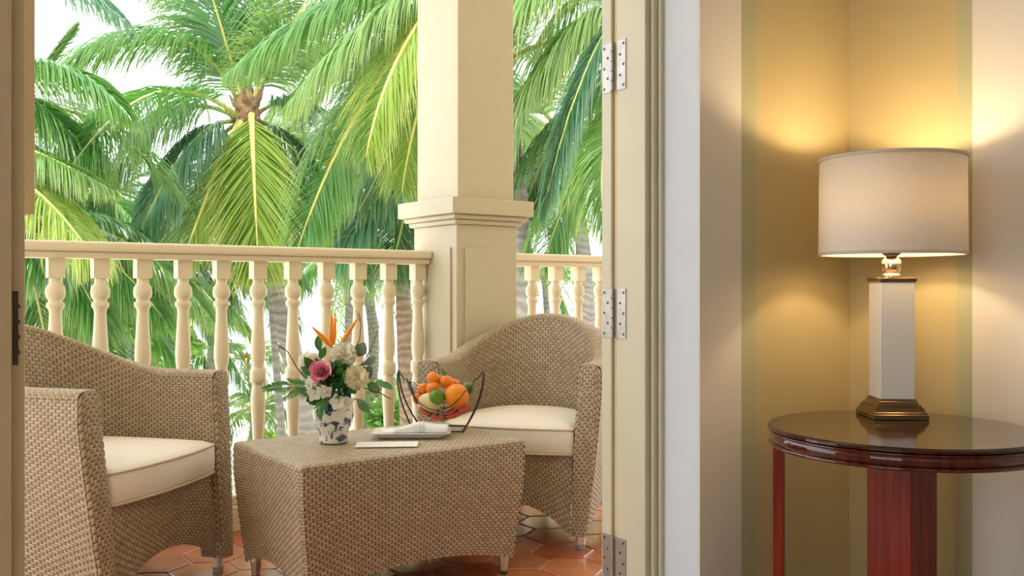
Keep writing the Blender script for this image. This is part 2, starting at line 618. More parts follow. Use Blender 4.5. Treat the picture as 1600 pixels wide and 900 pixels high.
def weave(name, P, Ls, Lt, mat='wicker', flip=False, vertical=False, amp=0.0036, parent=None):
    """woven patch over P(s, t); strands run along s (or along t when vertical)"""
    if vertical:
        P0 = P
        P = lambda s, t: P0(t, s)
        Ls, Lt = Lt, Ls
        flip = not flip
    nc, nr = max(1, round(Ls / WW)), max(2, round(Lt / WH))
    ns, nt_ = nc * 6, nr * 4
    s, t = np.meshgrid(np.linspace(0, 1, ns + 1), np.linspace(0, 1, nt_ + 1), indexing='ij')
    X = P(s, t)
    ds = np.gradient(X, axis=0)
    dt = np.gradient(X, axis=1)
    n = np.cross(ds, dt)
    n /= np.maximum(np.linalg.norm(n, axis=2, keepdims=True), 1e-9)
    if flip:
        n = -n
    c, r = s * nc, t * nr
    row = np.floor(r + 1e-6)
    fc = (c + 0.5 * (row % 2)) % 1.0
    fr = r - row
    h = np.sin(PI * fc) ** 0.5 * np.sqrt(np.clip(1 - (2 * fr - 1) ** 2 * 0.96, 0, 1))
    h[:, 0] = h[:, -1] = 0.0
    X = X + n * (h * amp)[..., None]
    idx = np.arange((ns + 1) * (nt_ + 1)).reshape(ns + 1, nt_ + 1)
    Q = np.stack([idx[:-1, :-1], idx[1:, :-1], idx[1:, 1:], idx[:-1, 1:]], -1).reshape(-1, 4)
    if flip:
        Q = Q[:, ::-1]
    uv = np.stack([s * nc * WW, t * nr * WH * 0.9999 + 1e-5], -1).reshape(-1, 2)
    me = np_mesh(name, X.reshape(-1, 3), Q, mat, uv)
    return link(name, me, parent)


# ================================================================== THE SETTING
V_WALL, V_OUT = 1.512, 1.755       # room side and balcony side of the wall with the doors
U_R = 2.289                        # side wall of the room
U_JR, U_JL = 1.680, 0.200          # plastered opening


def ubox(name, lo, hi, mat, parent=None, bevel=0.0):
    return MB().box(lo, hi, W).build(name, mat, parent, bevel=bevel)


floor = struct(ubox('floor', (-3.5, -3.0, -0.12), (5.5, V_OUT, 0.0), 'roomfloor'), 'brown room floor inside the doors')
wb = MB().box((U_JR, V_WALL + 0.004, 0), (5.5, V_OUT, 3.0), W)
struct(wb.build('wall_back', 'plaster'), 'white plastered wall end beside the open door')
wl = MB().box((-3.5, V_WALL + 0.18, 0), (U_JL - 0.06, V_OUT, 3.0), W)
struct(wl.build('wall_left', 'plaster'), 'shaded wall left of the doorway')
hd = MB().box((U_JL - 0.06, V_WALL + 0.004, 2.35), (U_JR, V_OUT, 3.0), W)
struct(hd.build('wall_header', 'plaster'), 'white wall above the doorway')
M['bouncewall'] = plain('yellow_bounce_skin', (0.80, 0.67, 0.45), 0.8, noise=0.03, scale=3)  # unseen skins in this colour are added to bounce warm light
struct(ubox('wall_outside', (U_JR + 0.001, V_OUT, 0), (5.5, V_OUT + 0.006, 3.0), 'bouncewall'), 'yellow skin added on the outside wall behind the folded door for warm bounce')
struct(ubox('wall_outside_left', (-3.5, V_OUT, 0), (U_JL - 0.061, V_OUT + 0.006, 3.0), 'bouncewall'), 'yellow skin added on the outside wall left of the doorway for warm bounce')
struct(ubox('trim_1', (U_JR + 0.0005, V_WALL, 0), (U_R, V_WALL + 0.004, 3.0), 'wall_a'), 'striped wallpaper with gold band on the wall by the door')
struct(ubox('wall_right', (U_R, -3.0, 0), (U_R + 0.12, V_WALL + 0.004, 3.0), 'wall_b'), 'striped side wall with a gold and a green band behind the lamp')
struct(ubox('wall_front', (-3.62, -3.12, 0), (U_R + 0.12, -3.0, 3.0), 'roomwarm'), 'beige wall behind the camera')
ws = MB()  # wall is left open in the middle to admit fill daylight
for lo_, hi_ in (((-3.62, -3.0, 0), (-3.5, -2.2, 3.0)), ((-3.62, 0.6, 0), (-3.5, V_OUT, 3.0)), ((-3.62, -2.2, 0), (-3.5, 0.6, 0.35)), ((-3.62, -2.2, 2.7), (-3.5, 0.6, 3.0))):
    ws.box(lo_, hi_, W)
struct(ws.build('wall_side', 'roomwarm'), 'beige far left wall of the room with an opening added for fill light')
wf = MB()  # added window, out of view, that lets daylight fill the room
for v in (-2.2, -0.83, 0.55):
    wf.box((-3.60, v, 0.35), (-3.54, v + 0.05, 2.7), W)
for z in (0.35, 2.65):
    wf.box((-3.60, -2.15, z), (-3.54, 0.55, z + 0.05), W)
struct(wf.build('fill_window_1', 'door'), 'frame of the fill light window added in the unseen far left wall')
struct(ubox('ceiling', (-3.62, -3.12, 3.0), (5.5, V_OUT, 3.12), 'ceiling'), 'pale ceiling of the room')
M['balcony_ceiling'] = plain('balcony_ceiling_paint', (0.80, 0.71, 0.55), 0.8, noise=0.01)
struct(ubox('ceiling_balcony', (-3.62, V_OUT, 3.0), (5.5, 4.0, 3.12), 'balcony_ceiling'), 'warm beige balcony ceiling')
bb = MB().box((U_JR + 0.001, V_WALL - 0.012, 0), (U_R, V_WALL, 0.11), W)
struct(bb.build('baseboard_back', 'cream', bevel=0.004), 'cream baseboard below the striped wall')
bb = MB().box((U_R - 0.012, -3.0, 0), (U_R, V_WALL - 0.012, 0.11), W)
struct(bb.build('baseboard_right', 'cream', bevel=0.004), 'cream baseboard along the side wall')

# right door frame with its moulding
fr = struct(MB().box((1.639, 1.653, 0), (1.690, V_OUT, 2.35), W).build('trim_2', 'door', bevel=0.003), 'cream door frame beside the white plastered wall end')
MB().box((1.650, V_OUT, 0), (1.690, 1.777, 2.35), W).build('rebate', 'door_shaded', fr)
MB().box((1.655, 1.640, 0), (1.690, 1.653, 2.35), W).build('moulding', 'door', fr, bevel=0.004)
MB().box((1.668, 1.628, 0), (1.690, 1.640, 2.35), W).build('moulding', 'door', fr, bevel=0.005)
# left door frame
frl = struct(MB().box((0.13, 1.690, 0), (0.2455, 1.76, 2.35), W).build('trim_3', 'door_shaded', bevel=0.003), 'shade-toned cream door frame at the left picture edge')

HINGE_Z = (1.215, 0.906, 0.262)


def door(name, label, u0, u1, v0, v1, mat):
    d = struct(MB().box((u0, v0, 0.01), (u1, v1, 2.33), W).build(name, mat, bevel=0.003), label)
    for (z0, z1) in ((0.18, 0.95), (1.1, 2.2)):
        MB().box((u0 + 0.1, v1, z0), (u1 - 0.1, v1 + 0.006, z1), W).build('panel', mat, d, bevel=0.004)
    return d


d1 = door('door_1', 'cream door leaf folded back flat outside, only its edge showing', 1.641, 2.30, 1.779, 1.816, 'door')
screw_me = MB().lathe([(0.0001, 0), (0.0036, 0.0), (0.0036, 0.0008), (0.0012, 0.0008), (0.0012, 0.0003)], 10).mesh('screw', 'screw')
hz = [0.95 + (450 - y) * 2.39 / F for y in (103.5, 489.5, 877.0)]
for i, z in enumerate(hz):
    h = MB()
    h.box((1.6365, 1.721, z - 0.064), (1.6392, 1.754, z + 0.064), W)
    h.box((1.6385, 1.778, z - 0.064), (1.6412, 1.810, z + 0.064), W)
    ho = h.build('hinge', 'hinge', d1, bevel=0.0006)
    k = MB()
    c = W(1.634, 1.7665)
    for j in range(5):
        z0 = z - 0.064 + j * 0.0256
        k.lathe([(0.0062, z0 + 0.0006), (0.0068, z0 + 0.002), (0.0068, z0 + 0.0236), (0.0062, z0 + 0.025)], 14, (c.x, c.y))
    k.build('knuckle', 'hinge', ho, smooth=False)
    for j in range(5):
        zz = z + 0.053 - j * 0.0265
        for v in ((1.729 if j % 2 == 0 else 1.741), (1.803 if j % 2 == 0 else 1.790)):
            s = link('screw', screw_me, ho)
            s.location = W(1.6365 if v < 1.76 else 1.6385, v, zz)
            s.rotation_euler = (0, -PI / 2, ANG)
# left leaf, seen edge on, with its dark hinge
d2 = struct(MB().box((0.2463, 1.700, 0.01), (0.2660, 1.745, 2.33), W).build('door_2', 'door_shaded', bevel=0.002), 'shade-toned cream door leaf edge at the far left of the picture')
ho = MB().box((0.2475, 1.6985, 0.95 - 120 * 1.52 / F), (0.2560, 1.7005, 0.95 - 5 * 1.52 / F), W).build('hinge', 'hingedark', d2)
for j in range(4):
    s = link('screw', screw_me, ho)
    s.location = W(0.2555, 1.6985, 0.92 - j * 0.025)
    s.rotation_euler = (PI / 2, 0, ANG)
# hanging shutter behind the left frame
sh = thing('shutter', 'tan wooden shutter ending above the rail behind the left door frame', 'shutter', W(0.30, 1.90, 1.086), ANG)
MB().box((-0.10, 0, 0), (0.014, 0.045, 1.3)).build('frame', 'door_shaded', sh, bevel=0.003)
MB().box((-0.085, -0.006, 0.05), (-0.01, 0.0, 1.25)).build('panel', 'door_shaded', sh, bevel=0.003)

# ------------------------------------------------------------------ balcony floor of hexagonal tiles
bf = struct(ubox('floor_balcony', (-2.0, V_OUT, -0.14), (5.5, 3.85, -0.006), 'grout'), 'terracotta hexagon tiled balcony floor')
HX = 0.205
hexv = [((HX / math.sqrt(3) - 0.005) * math.cos(R(60 * k + 30)), (HX / math.sqrt(3) - 0.005) * math.sin(R(60 * k + 30))) for k in range(6)]
hm = MB()
hm.add([(x, y, -0.008) for x, y in hexv] + [(x, y, -0.002) for x, y in hexv] + [(x * 0.965, y * 0.965, 0.0) for x, y in hexv],
       [tuple((k, (k + 1) % 6, 6 + (k + 1) % 6, 6 + k)) for k in range(6)] + [tuple((6 + k, 6 + (k + 1) % 6, 12 + (k + 1) % 6, 12 + k)) for k in range(6)] + [tuple(range(12, 18))])
tile_me = hm.mesh('tile', 'tile')
dy = HX * math.sqrt(3) / 2
for j in range(11):
    for i in range(19):
        u = 0.0 + i * HX + (HX / 2 if j % 2 else 0)
        v = 1.70 + j * dy
        if v > 3.55 or u < 0 or u > 3.7 or v < 1.87:
            continue
        t = link('tile', tile_me, bf)
        t.location = W(u, v, random.uniform(-0.0006, 0.0006))
        t.rotation_euler = (random.uniform(-0.004, 0.004), random.uniform(-0.004, 0.004), ANG)

# ------------------------------------------------------------------ column
V_RAIL = 3.60
pc = thing('column', 'square cream balcony column with moulded ledge and panelled pedestal', 'column', W(2.352, 3.53, 0), ANG)
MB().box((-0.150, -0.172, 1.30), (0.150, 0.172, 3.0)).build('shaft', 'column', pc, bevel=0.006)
lg = MB()


def ring_box(mb, ex, z0, z1):
    mb.box((-0.162 - ex, -0.18 - ex, z0), (0.162 + ex, 0.18 + ex, z1))


ring_box(lg, 0.055, 1.268, 1.338)
lg.build('ledge', 'column', pc, bevel=0.004)
lm = MB()
ring_box(lm, 0.036, 1.247, 1.268)
lm.build('ledge_moulding', 'column', pc, bevel=0.008)
lm = MB()
ring_box(lm, 0.018, 1.226, 1.247)
lm.build('ledge_moulding', 'column', pc, bevel=0.006)
pd = MB()
ring_box(pd, 0.0, 0.0, 1.226)
pd = pd.build('pedestal', 'column', pc, bevel=0.004)
MB().box((-0.122, -0.189, 0.14), (0.122, -0.180, 1.128)).build('panel', 'column', pd, bevel=0.003)
MB().box((-0.171, -0.140, 0.14), (-0.162, 0.140, 1.128)).build('panel', 'column', pd, bevel=0.003)
MB().box((0.162, -0.140, 0.14), (0.171, 0.140, 1.128)).build('panel', 'column', pd, bevel=0.003)
plb = MB()
ring_box(plb, 0.02, 0.0, 0.12)
plb.build('plinth', 'column', pc, bevel=0.006)

# ------------------------------------------------------------------ balustrades
bal = MB()
hw = 0.0275
bal.box((-hw, -hw, 0.138), (hw, hw, 0.208))
bal.box((-hw, -hw, 0.986), (hw, hw, 1.060))
half = [(0.0205, 0.382), (0.0215, 0.368), (0.031, 0.356), (0.0335, 0.338), (0.031, 0.320), (0.023, 0.311), (0.0225, 0.304),
        (0.030, 0.299), (0.030, 0.286), (0.0225, 0.276), (0.0205, 0.262), (0.0235, 0.20), (0.0270, 0.145), (0.0290, 0.10), (0.0275, 0.07), (0.0225, 0.040),
        (0.0225, 0.030), (0.0315, 0.024), (0.0315, 0.006), (0.0315, 0.0)]
prof = [(r, 0.597 + z) for r, z in half] + [(r, 0.597 - z) for r, z in half[::-1]][1:]
prof = [(0.022, 0.99)] + prof + [(0.022, 0.205)]
bal.lathe(prof, 20)
bal_me = bal.mesh('baluster', 'cream', True)
for p in bal_me.polygons:
    if p.index < 12 or len(p.vertices) > 4:
        p.use_smooth = False


def balustrade(label, u0, u1, us):
    b = thing('balustrade', label, 'balustrade', W((u0 + u1) / 2, V_RAIL, 0), ANG)
    h = (u1 - u0) / 2
    m = MB()
    m.box((-h, -0.072, 1.080), (h, 0.072, 1.116))
    tr = m.build('top_rail', 'cream', b, bevel=0.012, seg=4)
    MB().box((-h, -0.052, 1.056), (h, 0.052, 1.080)).build('rail_moulding', 'cream', tr, bevel=0.006, seg=3)
    m = MB()
    m.box((-h, -0.060, 0.0), (h, 0.060, 0.100))
    m.build('curb', 'cream', b, bevel=0.005)
    MB().box((-h, -0.045, 0.100), (h, 0.045, 0.140)).build('bottom_rail', 'cream', b, bevel=0.008)
    for u in us:
        o = link('baluster', bal_me, b)
        o.location = (u - (u0 + u1) / 2, 0, 0)
    return b


def u_at(x, v):
    r = (x - 800) / F
    return v * (UY + r * UX) / (UX - r * UY)


BX = [86.7, 157.1, 224.9, 286.7, 347.3, 404.3, 459.3, 510.7, 560, 607.3, 652.7]
BU = [u_at(x, V_RAIL) for x in BX]
step = (BU[-1] - BU[0]) / 10
US = [BU[0] + step * k for k in range(-4, 11)]
balustrade('cream balustrade of turned balusters running left of the column', -0.5, 2.352 - 0.171, US)
UR = [u_at(831.5, V_RAIL) + step * k for k in range(0, 8)]
balustrade('short cream balustrade showing between the column and the open door', 2.352 + 0.171, 4.2, UR)

# ================================================================== WICKER ARMCHAIRS
def path_chair(off=0.0, n=400):
    """plan of the tub from the right arm tip round the back to the left arm tip"""
    a, D, y1, e = 0.36 - off, 0.615 - off, 0.22, 0.82
    th = np.linspace(0, PI, n)
    x = a * np.sign(np.cos(th)) * np.abs(np.cos(th)) ** e
    y = y1 + (D - y1) * np.sin(th) ** e
    xs = np.concatenate([np.full(60, a), x, np.full(60, -a)])
    ys = np.concatenate([np.linspace(0, y1, 60, endpoint=False), y, np.linspace(y1, 0, 61)[1:]])
    d = np.concatenate([[0], np.cumsum(np.hypot(np.diff(xs), np.diff(ys)))])
    return xs, ys, d


ARM, BACK, TH = 0.67, 0.838, 0.085
po, pi_ = path_chair(0.0), path_chair(TH)


def at_path(p, s):
    xs, ys, d = p
    q = s * d[-1]
    return np.interp(q, d, xs), np.interp(q, d, ys)


def smooth(x):
    x = np.clip(x, 0, 1)
    return x * x * (3 - 2 * x)


def ztop(s):
    q = np.abs(2 * s - 1)
    return ARM + (BACK - ARM) * smooth((0.74 - q) / 0.74)


def taper(x, y, z):
    w = np.clip((0.58 - z) / 0.52, 0, 1)
    k = 1 - 0.13 * w ** 1.3
    front = np.clip((0.35 - y) / 0.35, 0, 1)
    back = np.clip((y - 0.30) / 0.30, 0, 1)
    lean = 0.03 * np.clip((z - 0.45) / 0.4, 0, 1) * back
    return np.stack([x * k, y - 0.045 * w * front - 0.07 * w ** 1.3 * back + lean, z], -1)


RR = 0.022


def zbot(s):
    # feet at the arm tips and at the two back corners, shallow arches between them
    q = np.abs(s * 2 - 1)            # 1 at tips, 0 at back middle
    a = np.where(q > 0.42, (q - 0.42) / 0.58, q / 0.42)
    return 0.055 + 0.075 * np.sin(PI * np.clip(a, 0, 1)) ** 0.8


def chair_outer(s, t):
    x, y = at_path(po, s)
    zt = ztop(s) - RR
    zb = zbot(s)
    return taper(x, y, zb + (zt - zb) * t)


def chair_rim(s, t):
    x0, y0 = at_path(po, s)
    x1, y1 = at_path(pi_, s)
    a = (1 - np.cos(PI * t)) / 2
    x, y = x0 + (x1 - x0) * a, y0 + (y1 - y0) * a
    z = ztop(s) - RR + RR * np.sin(PI * np.clip(t, 0, 1)) ** 0.6
    return taper(x, y, z)


def chair_inner(s, t):
    x, y = at_path(pi_, s)
    x0, y0 = at_path(po, s)
    zt = ztop(s) - RR
    return taper(x, y, zt + (0.30 - zt) * t)


def arm_front(sgn):
    def P(s, t):
        z = 0.055 + (ARM - RR + (RR + 0.002) * np.sin(PI * s) ** 0.6 - 0.055) * t
        wd = TH * (0.72 + 0.28 * np.clip((z - 0.055) / 0.3, 0, 1))
        x = sgn * (0.36 - wd * s)
        y = np.zeros_like(s) - 0.012 * np.sin(PI * s) ** 0.5 * (1 - t ** 14)
        p = taper(x, y, z)
        return p
    return P


def arm_inner_leg(sgn):
    def P(s, t):
        z = 0.055 + (0.34 - 0.055) * t
        wd = TH * (0.72 + 0.28 * np.clip((z - 0.055) / 0.3, 0, 1))
        return taper(sgn * (0.36 - wd), s * 0.07, z)
    return P


def chair_apron(s, t):
    x = (s * 2 - 1) * 0.282
    zb = 0.055 + 0.10 * (1 - np.abs(s * 2 - 1) ** 2.2)
    return taper(x, np.full_like(s, 0.016), zb + (0.342 - zb) * t)


def make_chair(label, loc, rz):
    c = thing('wicker_armchair', label, 'armchair', loc, rz, 'wicker armchairs on the balcony')
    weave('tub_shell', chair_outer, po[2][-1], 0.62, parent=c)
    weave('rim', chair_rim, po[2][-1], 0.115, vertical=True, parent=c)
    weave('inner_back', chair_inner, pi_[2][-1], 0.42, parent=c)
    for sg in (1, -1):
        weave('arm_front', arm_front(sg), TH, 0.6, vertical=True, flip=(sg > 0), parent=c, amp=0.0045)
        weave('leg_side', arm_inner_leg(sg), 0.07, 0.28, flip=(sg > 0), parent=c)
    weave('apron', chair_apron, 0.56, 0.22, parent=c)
    # seat deck
    n = 40
    ss = np.linspace(0, 1, n)
    dx, dy_ = at_path(path_chair(TH * 0.6), ss)
    dk = taper(dx, np.maximum(dy_, 0.06), np.full(n, 0.325))
    m = MB()
    m.add([tuple(p) for p in dk] + [(p[0], p[1], p[2] - 0.02) for p in dk], [tuple(range(n)), tuple(range(2 * n - 1, n - 1, -1))])
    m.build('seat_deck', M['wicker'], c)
    # cushion: outline inside the tub, closed by a gently bowed front
    ox, oy = at_path(path_chair(TH + 0.006), np.linspace(0.0, 1, 90))
    k = taper(ox, oy, np.full(90, 0.4))
    fx = np.linspace(k[-1, 0], k[0, 0], 26)[1:-1]
    half_w = k[0, 0]
    fy = k[0, 1] - 0.004 - 0.026 * (1 - (fx / half_w) ** 2)
    out = np.concatenate([k[:, :2], np.stack([fx, fy], -1)])
    cen = np.array([0, 0.29])
    rings = [(0.90, 0.334), (0.985, 0.340), (1.0, 0.352), (1.004, 0.385), (1.0, 0.420), (0.985, 0.434), (0.90, 0.446), (0.7, 0.457), (0.4, 0.463), (0.1, 0.464)]
    m = MB()
    vs, fs = [], []
    no = len(out)
    for q, z in rings:
        for p in out:
            pp = cen + (p - cen) * q
            vs.append((pp[0], pp[1], z))
    for i in range(len(rings) - 1):
        for j in range(no):
            j2 = (j + 1) % no
            fs.append((i * no + j, i * no + j2, (i + 1) * no + j2, (i + 1) * no + j))
    fs.append(tuple(range(no))[::-1])
    fs.append(tuple((len(rings) - 1) * no + j for j in range(no)))
    cu = m.add(vs, fs).build('cushion', 'cushion', c, True)
    for q, z in ((0.998, 0.431), (0.998, 0.341)):
        MB().tube([(*(cen + (p - cen) * q), z) for p in out], 0.0038, 6, True).build('piping', 'piping', cu, True)
    for (x, y) in ((0.286, -0.012), (-0.286, -0.012), (0.18, 0.49), (-0.18, 0.49)):
        m = MB().lathe([(0.017, 0.018), (0.0185, 0.02), (0.0185, 0.062), (0.017, 0.064)], 16, (x, y))
        f = m.build('foot', 'alu', c)
        MB().lathe([(0.0165, 0.0), (0.0175, 0.003), (0.0175, 0.018)], 16, (x, y)).build('foot_cap', 'greytip', f)
    return c


def copy_tree(o, parent=None):
    c = o.copy()
    COL.objects.link(c)
    c.parent = parent
    for ch in list(o.children):
        copy_tree(ch, c)
    return c


# front points along -y of the chair; rz turns it to face the table
chA = make_chair('wicker armchair at the right with its curved back against the column', (-0.020, 3.478, 0), math.atan2(-0.19, 0.60))
chB = copy_tree(chA)
chB['label'] = 'wicker armchair nearest the left door frame, facing the low table'
chB.location = (-1.07, 2.835, 0)
chB.rotation_euler = (0, 0, math.atan2(0.966, 0.258))

# ================================================================== LOW WICKER TABLE
TC = W(1.477, 2.717)
TL, TW_, THT = 0.80, 0.535, 0.45
ct = thing('wicker_coffee_table', 'low rectangular wicker coffee table between the two armchairs', 'table', (TC.x, TC.y, 0), ANG)


def round_rect(hx, hy, r, n=8):
    pts = []
    for cx, cy, a0 in ((hx - r, hy - r, 0), (-hx + r, hy - r, 90), (-hx + r, -hy + r, 180), (hx - r, -hy + r, 270)):
        for k in range(n + 1):
            a = R(a0 + 90 * k / n)
            pts.append((cx + r * math.cos(a), cy + r * math.sin(a)))
    return pts


def tbl_side(axis, sgn, L, other):
    def P(s, t):
        q = s * 2 - 1
        zb = 0.052 + 0.055 * (1 - np.abs(q) ** 2.0)
        z = zb + (THT - 0.012 - zb) * t
        k = 1 - 0.10 * np.clip((0.36 - z) / 0.36, 0, 1) ** 1.2
        # soft vertical corner
        e = np.clip((np.abs(q) * L / 2 - (L / 2 - 0.02)) / 0.02, 0, 1)
        a = q * L / 2
        b = sgn * (other / 2 - 0.010 * e ** 2)
        x, y = (a, b) if axis == 'x' else (b, a)
        return np.stack([x * k, y * k, z], -1)
    return P


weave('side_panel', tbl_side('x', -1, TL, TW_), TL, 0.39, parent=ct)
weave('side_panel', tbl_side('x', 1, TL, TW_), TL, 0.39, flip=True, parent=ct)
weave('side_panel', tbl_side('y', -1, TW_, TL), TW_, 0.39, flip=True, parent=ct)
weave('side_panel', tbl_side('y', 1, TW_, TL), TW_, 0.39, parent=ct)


def tbl_top(s, t):
    x, y = (s * 2 - 1) * TL / 2, (t * 2 - 1) * TW_ / 2
    e = np.maximum(np.abs(s * 2 - 1) - (1 - 0.03), 0) / 0.03 + np.maximum(np.abs(t * 2 - 1) - (1 - 0.045), 0) / 0.045
    return np.stack([x, y, THT - 0.004 - 0.008 * np.clip(e, 0, 1) ** 2], -1)


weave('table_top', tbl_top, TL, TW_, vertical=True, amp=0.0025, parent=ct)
MB().box((-TL / 2 + 0.03, -TW_ / 2 + 0.03, 0.36), (TL / 2 - 0.03, TW_ / 2 - 0.03, 0.43)).build('core', 'rubber', ct)
for sx in (-1, 1):
    for sy in (-1, 1):
        x, y = sx * (TL / 2 * 0.90 - 0.020), sy * (TW_ / 2 * 0.90 - 0.020)
        f = MB().lathe([(0.013, 0.012), (0.019, 0.058), (0.019, 0.075)], 16, (x, y)).build('foot', 'alu', ct)
        MB().lathe([(0.011, 0.0), (0.013, 0.002), (0.0135, 0.012)], 16, (x, y)).build('foot_cap', 'rubber', f)

# ================================================================== THINGS ON THE LOW TABLE
ZT = THT


def on_table(x, y, h=ZT):
    d = F * (EYE - h) / (y - 450)
    return Vector(((x - 800) * d / F, d, h))


# vase
vp = on_table(521, 691)
VS = vp.y / F                       # metres per pixel at the vase
vase = tag(MB().lathe([(0.040, 0.0), (0.0465, 0.002), (0.0465, 0.010), (0.0435, 0.020), (0.047, 0.034), (0.057, 0.056), (0.0645, 0.078), (0.0665, 0.096), (0.064, 0.114), (0.056, 0.129),
                       (0.050, 0.138), (0.049, 0.142), (0.053, 0.150), (0.051, 0.151), (0.045, 0.142), (0.05, 0.13), (0.058, 0.11), (0.04, 0.03)], 40).build('vase', 'vase', None, True),
           'blue and white porcelain vase holding the flowers', 'vase')
vase.location = vp


def fpt(x, y, dd=0.0):
    """point in the bouquet; dd = metres in front of the vase axis"""
    d = vp.y - dd
    return Vector(((x - 800) * d / F, d, EYE + (450 - y) * d / F))


VM = vp + Vector((0, 0, 0.135))


def curve_pts(a, b, sag=0.0, n=8, side=Vector((0, 0, 1))):
    a, b = Vector(a), Vector(b)
    return [a.lerp(b, k / (n - 1)) + side * sag * math.sin(PI * k / (n - 1)) for k in range(n)]


def leaf_mesh(mb, base, tip, width, nrm, bend=0.1, n=7, fold=0.15):
    base, tip = Vector(base), Vector(tip)
    d = tip - base
    L = d.length
    t = d.normalized()
    nrm = (Vector(nrm) - t * t.dot(Vector(nrm))).normalized()
    s = t.cross(nrm)
    vs, fs = [], []
    for k in range(n):
        q = k / (n - 1)
        w = width * 0.5 * (math.sin(PI * min(1, q * 0.94 + 0.05)) ** 0.8) if k < n - 1 else 0.0005
        c = base + d * q - nrm * bend * L * (q * q)
        vs += [c - s * w + nrm * w * fold, c, c + s * w + nrm * w * fold]
    for k in range(n - 1):
        for j in range(2):
            fs.append((k * 3 + j, k * 3 + j + 1, k * 3 + 4 + j, k * 3 + 3 + j))
    mb.add(vs, fs)


def ruffled(name, label, c, r, mat, facing, npet=60, group='white flowers in the vase'):
    c = Vector(c)
    o = tag(MB().tube(curve_pts(VM, c, 0.01), 0.0022, 6).build(name, 'stemgreen', None, True), label, 'flower', group)
    f = Vector(facing).normalized()
    a = f.orthogonal().normalized()
    b = f.cross(a)
    m = MB()
    for i in range(npet):
        q = (i + 0.5) / npet
        th = math.acos(1 - 1.35 * q)
        ph = i * 2.39996
        d = (f * math.cos(th) + (a * math.cos(ph) + b * math.sin(ph)) * math.sin(th)).normalized()
        tan = (f * -math.sin(th) + (a * math.cos(ph) + b * math.sin(ph)) * math.cos(th)).normalized()
        sd = d.cross(tan)
        rr = r * random.uniform(0.82, 1.05)
        w = r * random.uniform(0.30, 0.45)
        vs, fs = [], []
        for k in range(3):
            for j in range(5):
                jj = (j - 2) / 2
                ruf = 0.06 * r * math.sin(j * 2.6 + i) * k
                vs.append(c + d * (rr * (0.35 + 0.32 * k)) + sd * w * jj * (0.35 + 0.4 * k) + tan * (0.10 * r * k * k * (0.5 + 0.5 * q) + ruf))
        for k in range(2):
            for j in range(4):
                fs.append((k * 5 + j, k * 5 + j + 1, k * 5 + 6 + j, k * 5 + 5 + j))
        m.add(vs, fs)
    p = m.build('ruffled_petals', mat, o, True)
    p['kind'] = 'stuff'
    MB().sphere(c, r * 0.55, 12, 8).build('heart', mat, o, True)
    return o


ruffled('white_carnation', 'large white ruffled flower on top of the bouquet, below the orange petals', fpt(537, 555, 0.03), 0.042, 'whiteflower', (0.2, -0.7, 0.6), 70)
ruffled('white_carnation', 'cream ruffled flower at the right front of the bouquet', fpt(557, 589, 0.06), 0.038, 'creamflower', (0.35, -0.9, 0.1), 70)
ruffled('white_carnation', 'white ruffled flower at the upper left of the bouquet, behind the pink rose', fpt(484, 566, -0.02), 0.036, 'whiteflower', (-0.5, -0.6, 0.5), 60)
ruffled('white_carnation', 'small white flower just below the pink rose', fpt(489, 600, 0.05), 0.026, 'whiteflower', (-0.4, -0.9, 0.1), 40)


def open_flower(label, c, r, facing, n=5):
    c = Vector(c)
    o = tag(MB().tube(curve_pts(VM, c, 0.01), 0.0018, 6).build('white_orchid', 'stemgreen', None, True), label, 'flower', 'white flowers in the vase')
    f = Vector(facing).normalized()
    a = f.orthogonal().normalized()
    b = f.cross(a)
    for k in range(n):
        ph = 2 * PI * k / n + 0.4
        d = (a * math.cos(ph) + b * math.sin(ph)) * 0.95 + f * 0.25
        m = MB()
        leaf_mesh(m, c, c + d * r, r * 0.85, f, 0.15, 6, -0.1)
        m.build('petal', 'whiteflower', o, True)
    MB().sphere(c + f * 0.004, 0.005, 8, 6).build('heart', 'creamflower', o, True)
    return o


open_flower('white open flower low at the left of the bouquet', fpt(491, 614, 0.07), 0.030, (-0.3, -1, 0.2))
open_flower('white open flower beside the lowest left bloom, over the vase neck', fpt(508, 612, 0.08), 0.024, (0.1, -1, -0.1))
open_flower('white open flower hanging over the middle of the vase rim', fpt(527, 628, 0.075), 0.028, (0.0, -1, 0.2))
open_flower('white open flower hanging over the right of the vase rim', fpt(543, 630, 0.065), 0.024, (0.3, -1, 0.1))

# pink rose: one petal object each
rc = fpt(500, 580, 0.085)
rose = tag(MB().tube(curve_pts(VM, rc, 0.0), 0.0025, 6).build('pink_rose', 'stemgreen', None, True), 'pink rose at the left front of the bouquet', 'flower')
f = Vector((-0.15, -0.95, 0.25)).normalized()
a = f.orthogonal().normalized()
b = f.cross(a)
for i in range(24):
    q = i / 23
    ph = i * 2.39996
    rad = 0.003 + 0.027 * q ** 0.9
    d = a * math.cos(ph) + b * math.sin(ph)
    sd = f.cross(d)
    m = MB()
    vs, fs = [], []
    wdt = 1.5 - 0.75 * q
    for k in range(5):
        h = k / 4
        for j in range(6):
            jj = j / 5 * 2 - 1
            an = jj * wdt * (0.70 + 0.30 * math.sin(PI * min(h + 0.25, 1)))
            dd = d * math.cos(an) + sd * math.sin(an)
            rr = rad * (0.55 + 0.45 * math.sin(h * PI / 2)) + 0.010 * q * q * h ** 4
            top = 0.019 - 0.016 * q
            vs.append(rc + dd * rr + f * (-0.018 + (top + 0.018) * h - 0.004 * h ** 4 * q - 0.003 * abs(jj) ** 3 * h))
    for k in range(4):
        for j in range(5):
            fs.append((k * 6 + j, k * 6 + j + 1, k * 6 + 7 + j, k * 6 + 6 + j))
    m.add(vs, fs).build('petal', 'rose' if i % 2 else 'rosepale', rose, True)

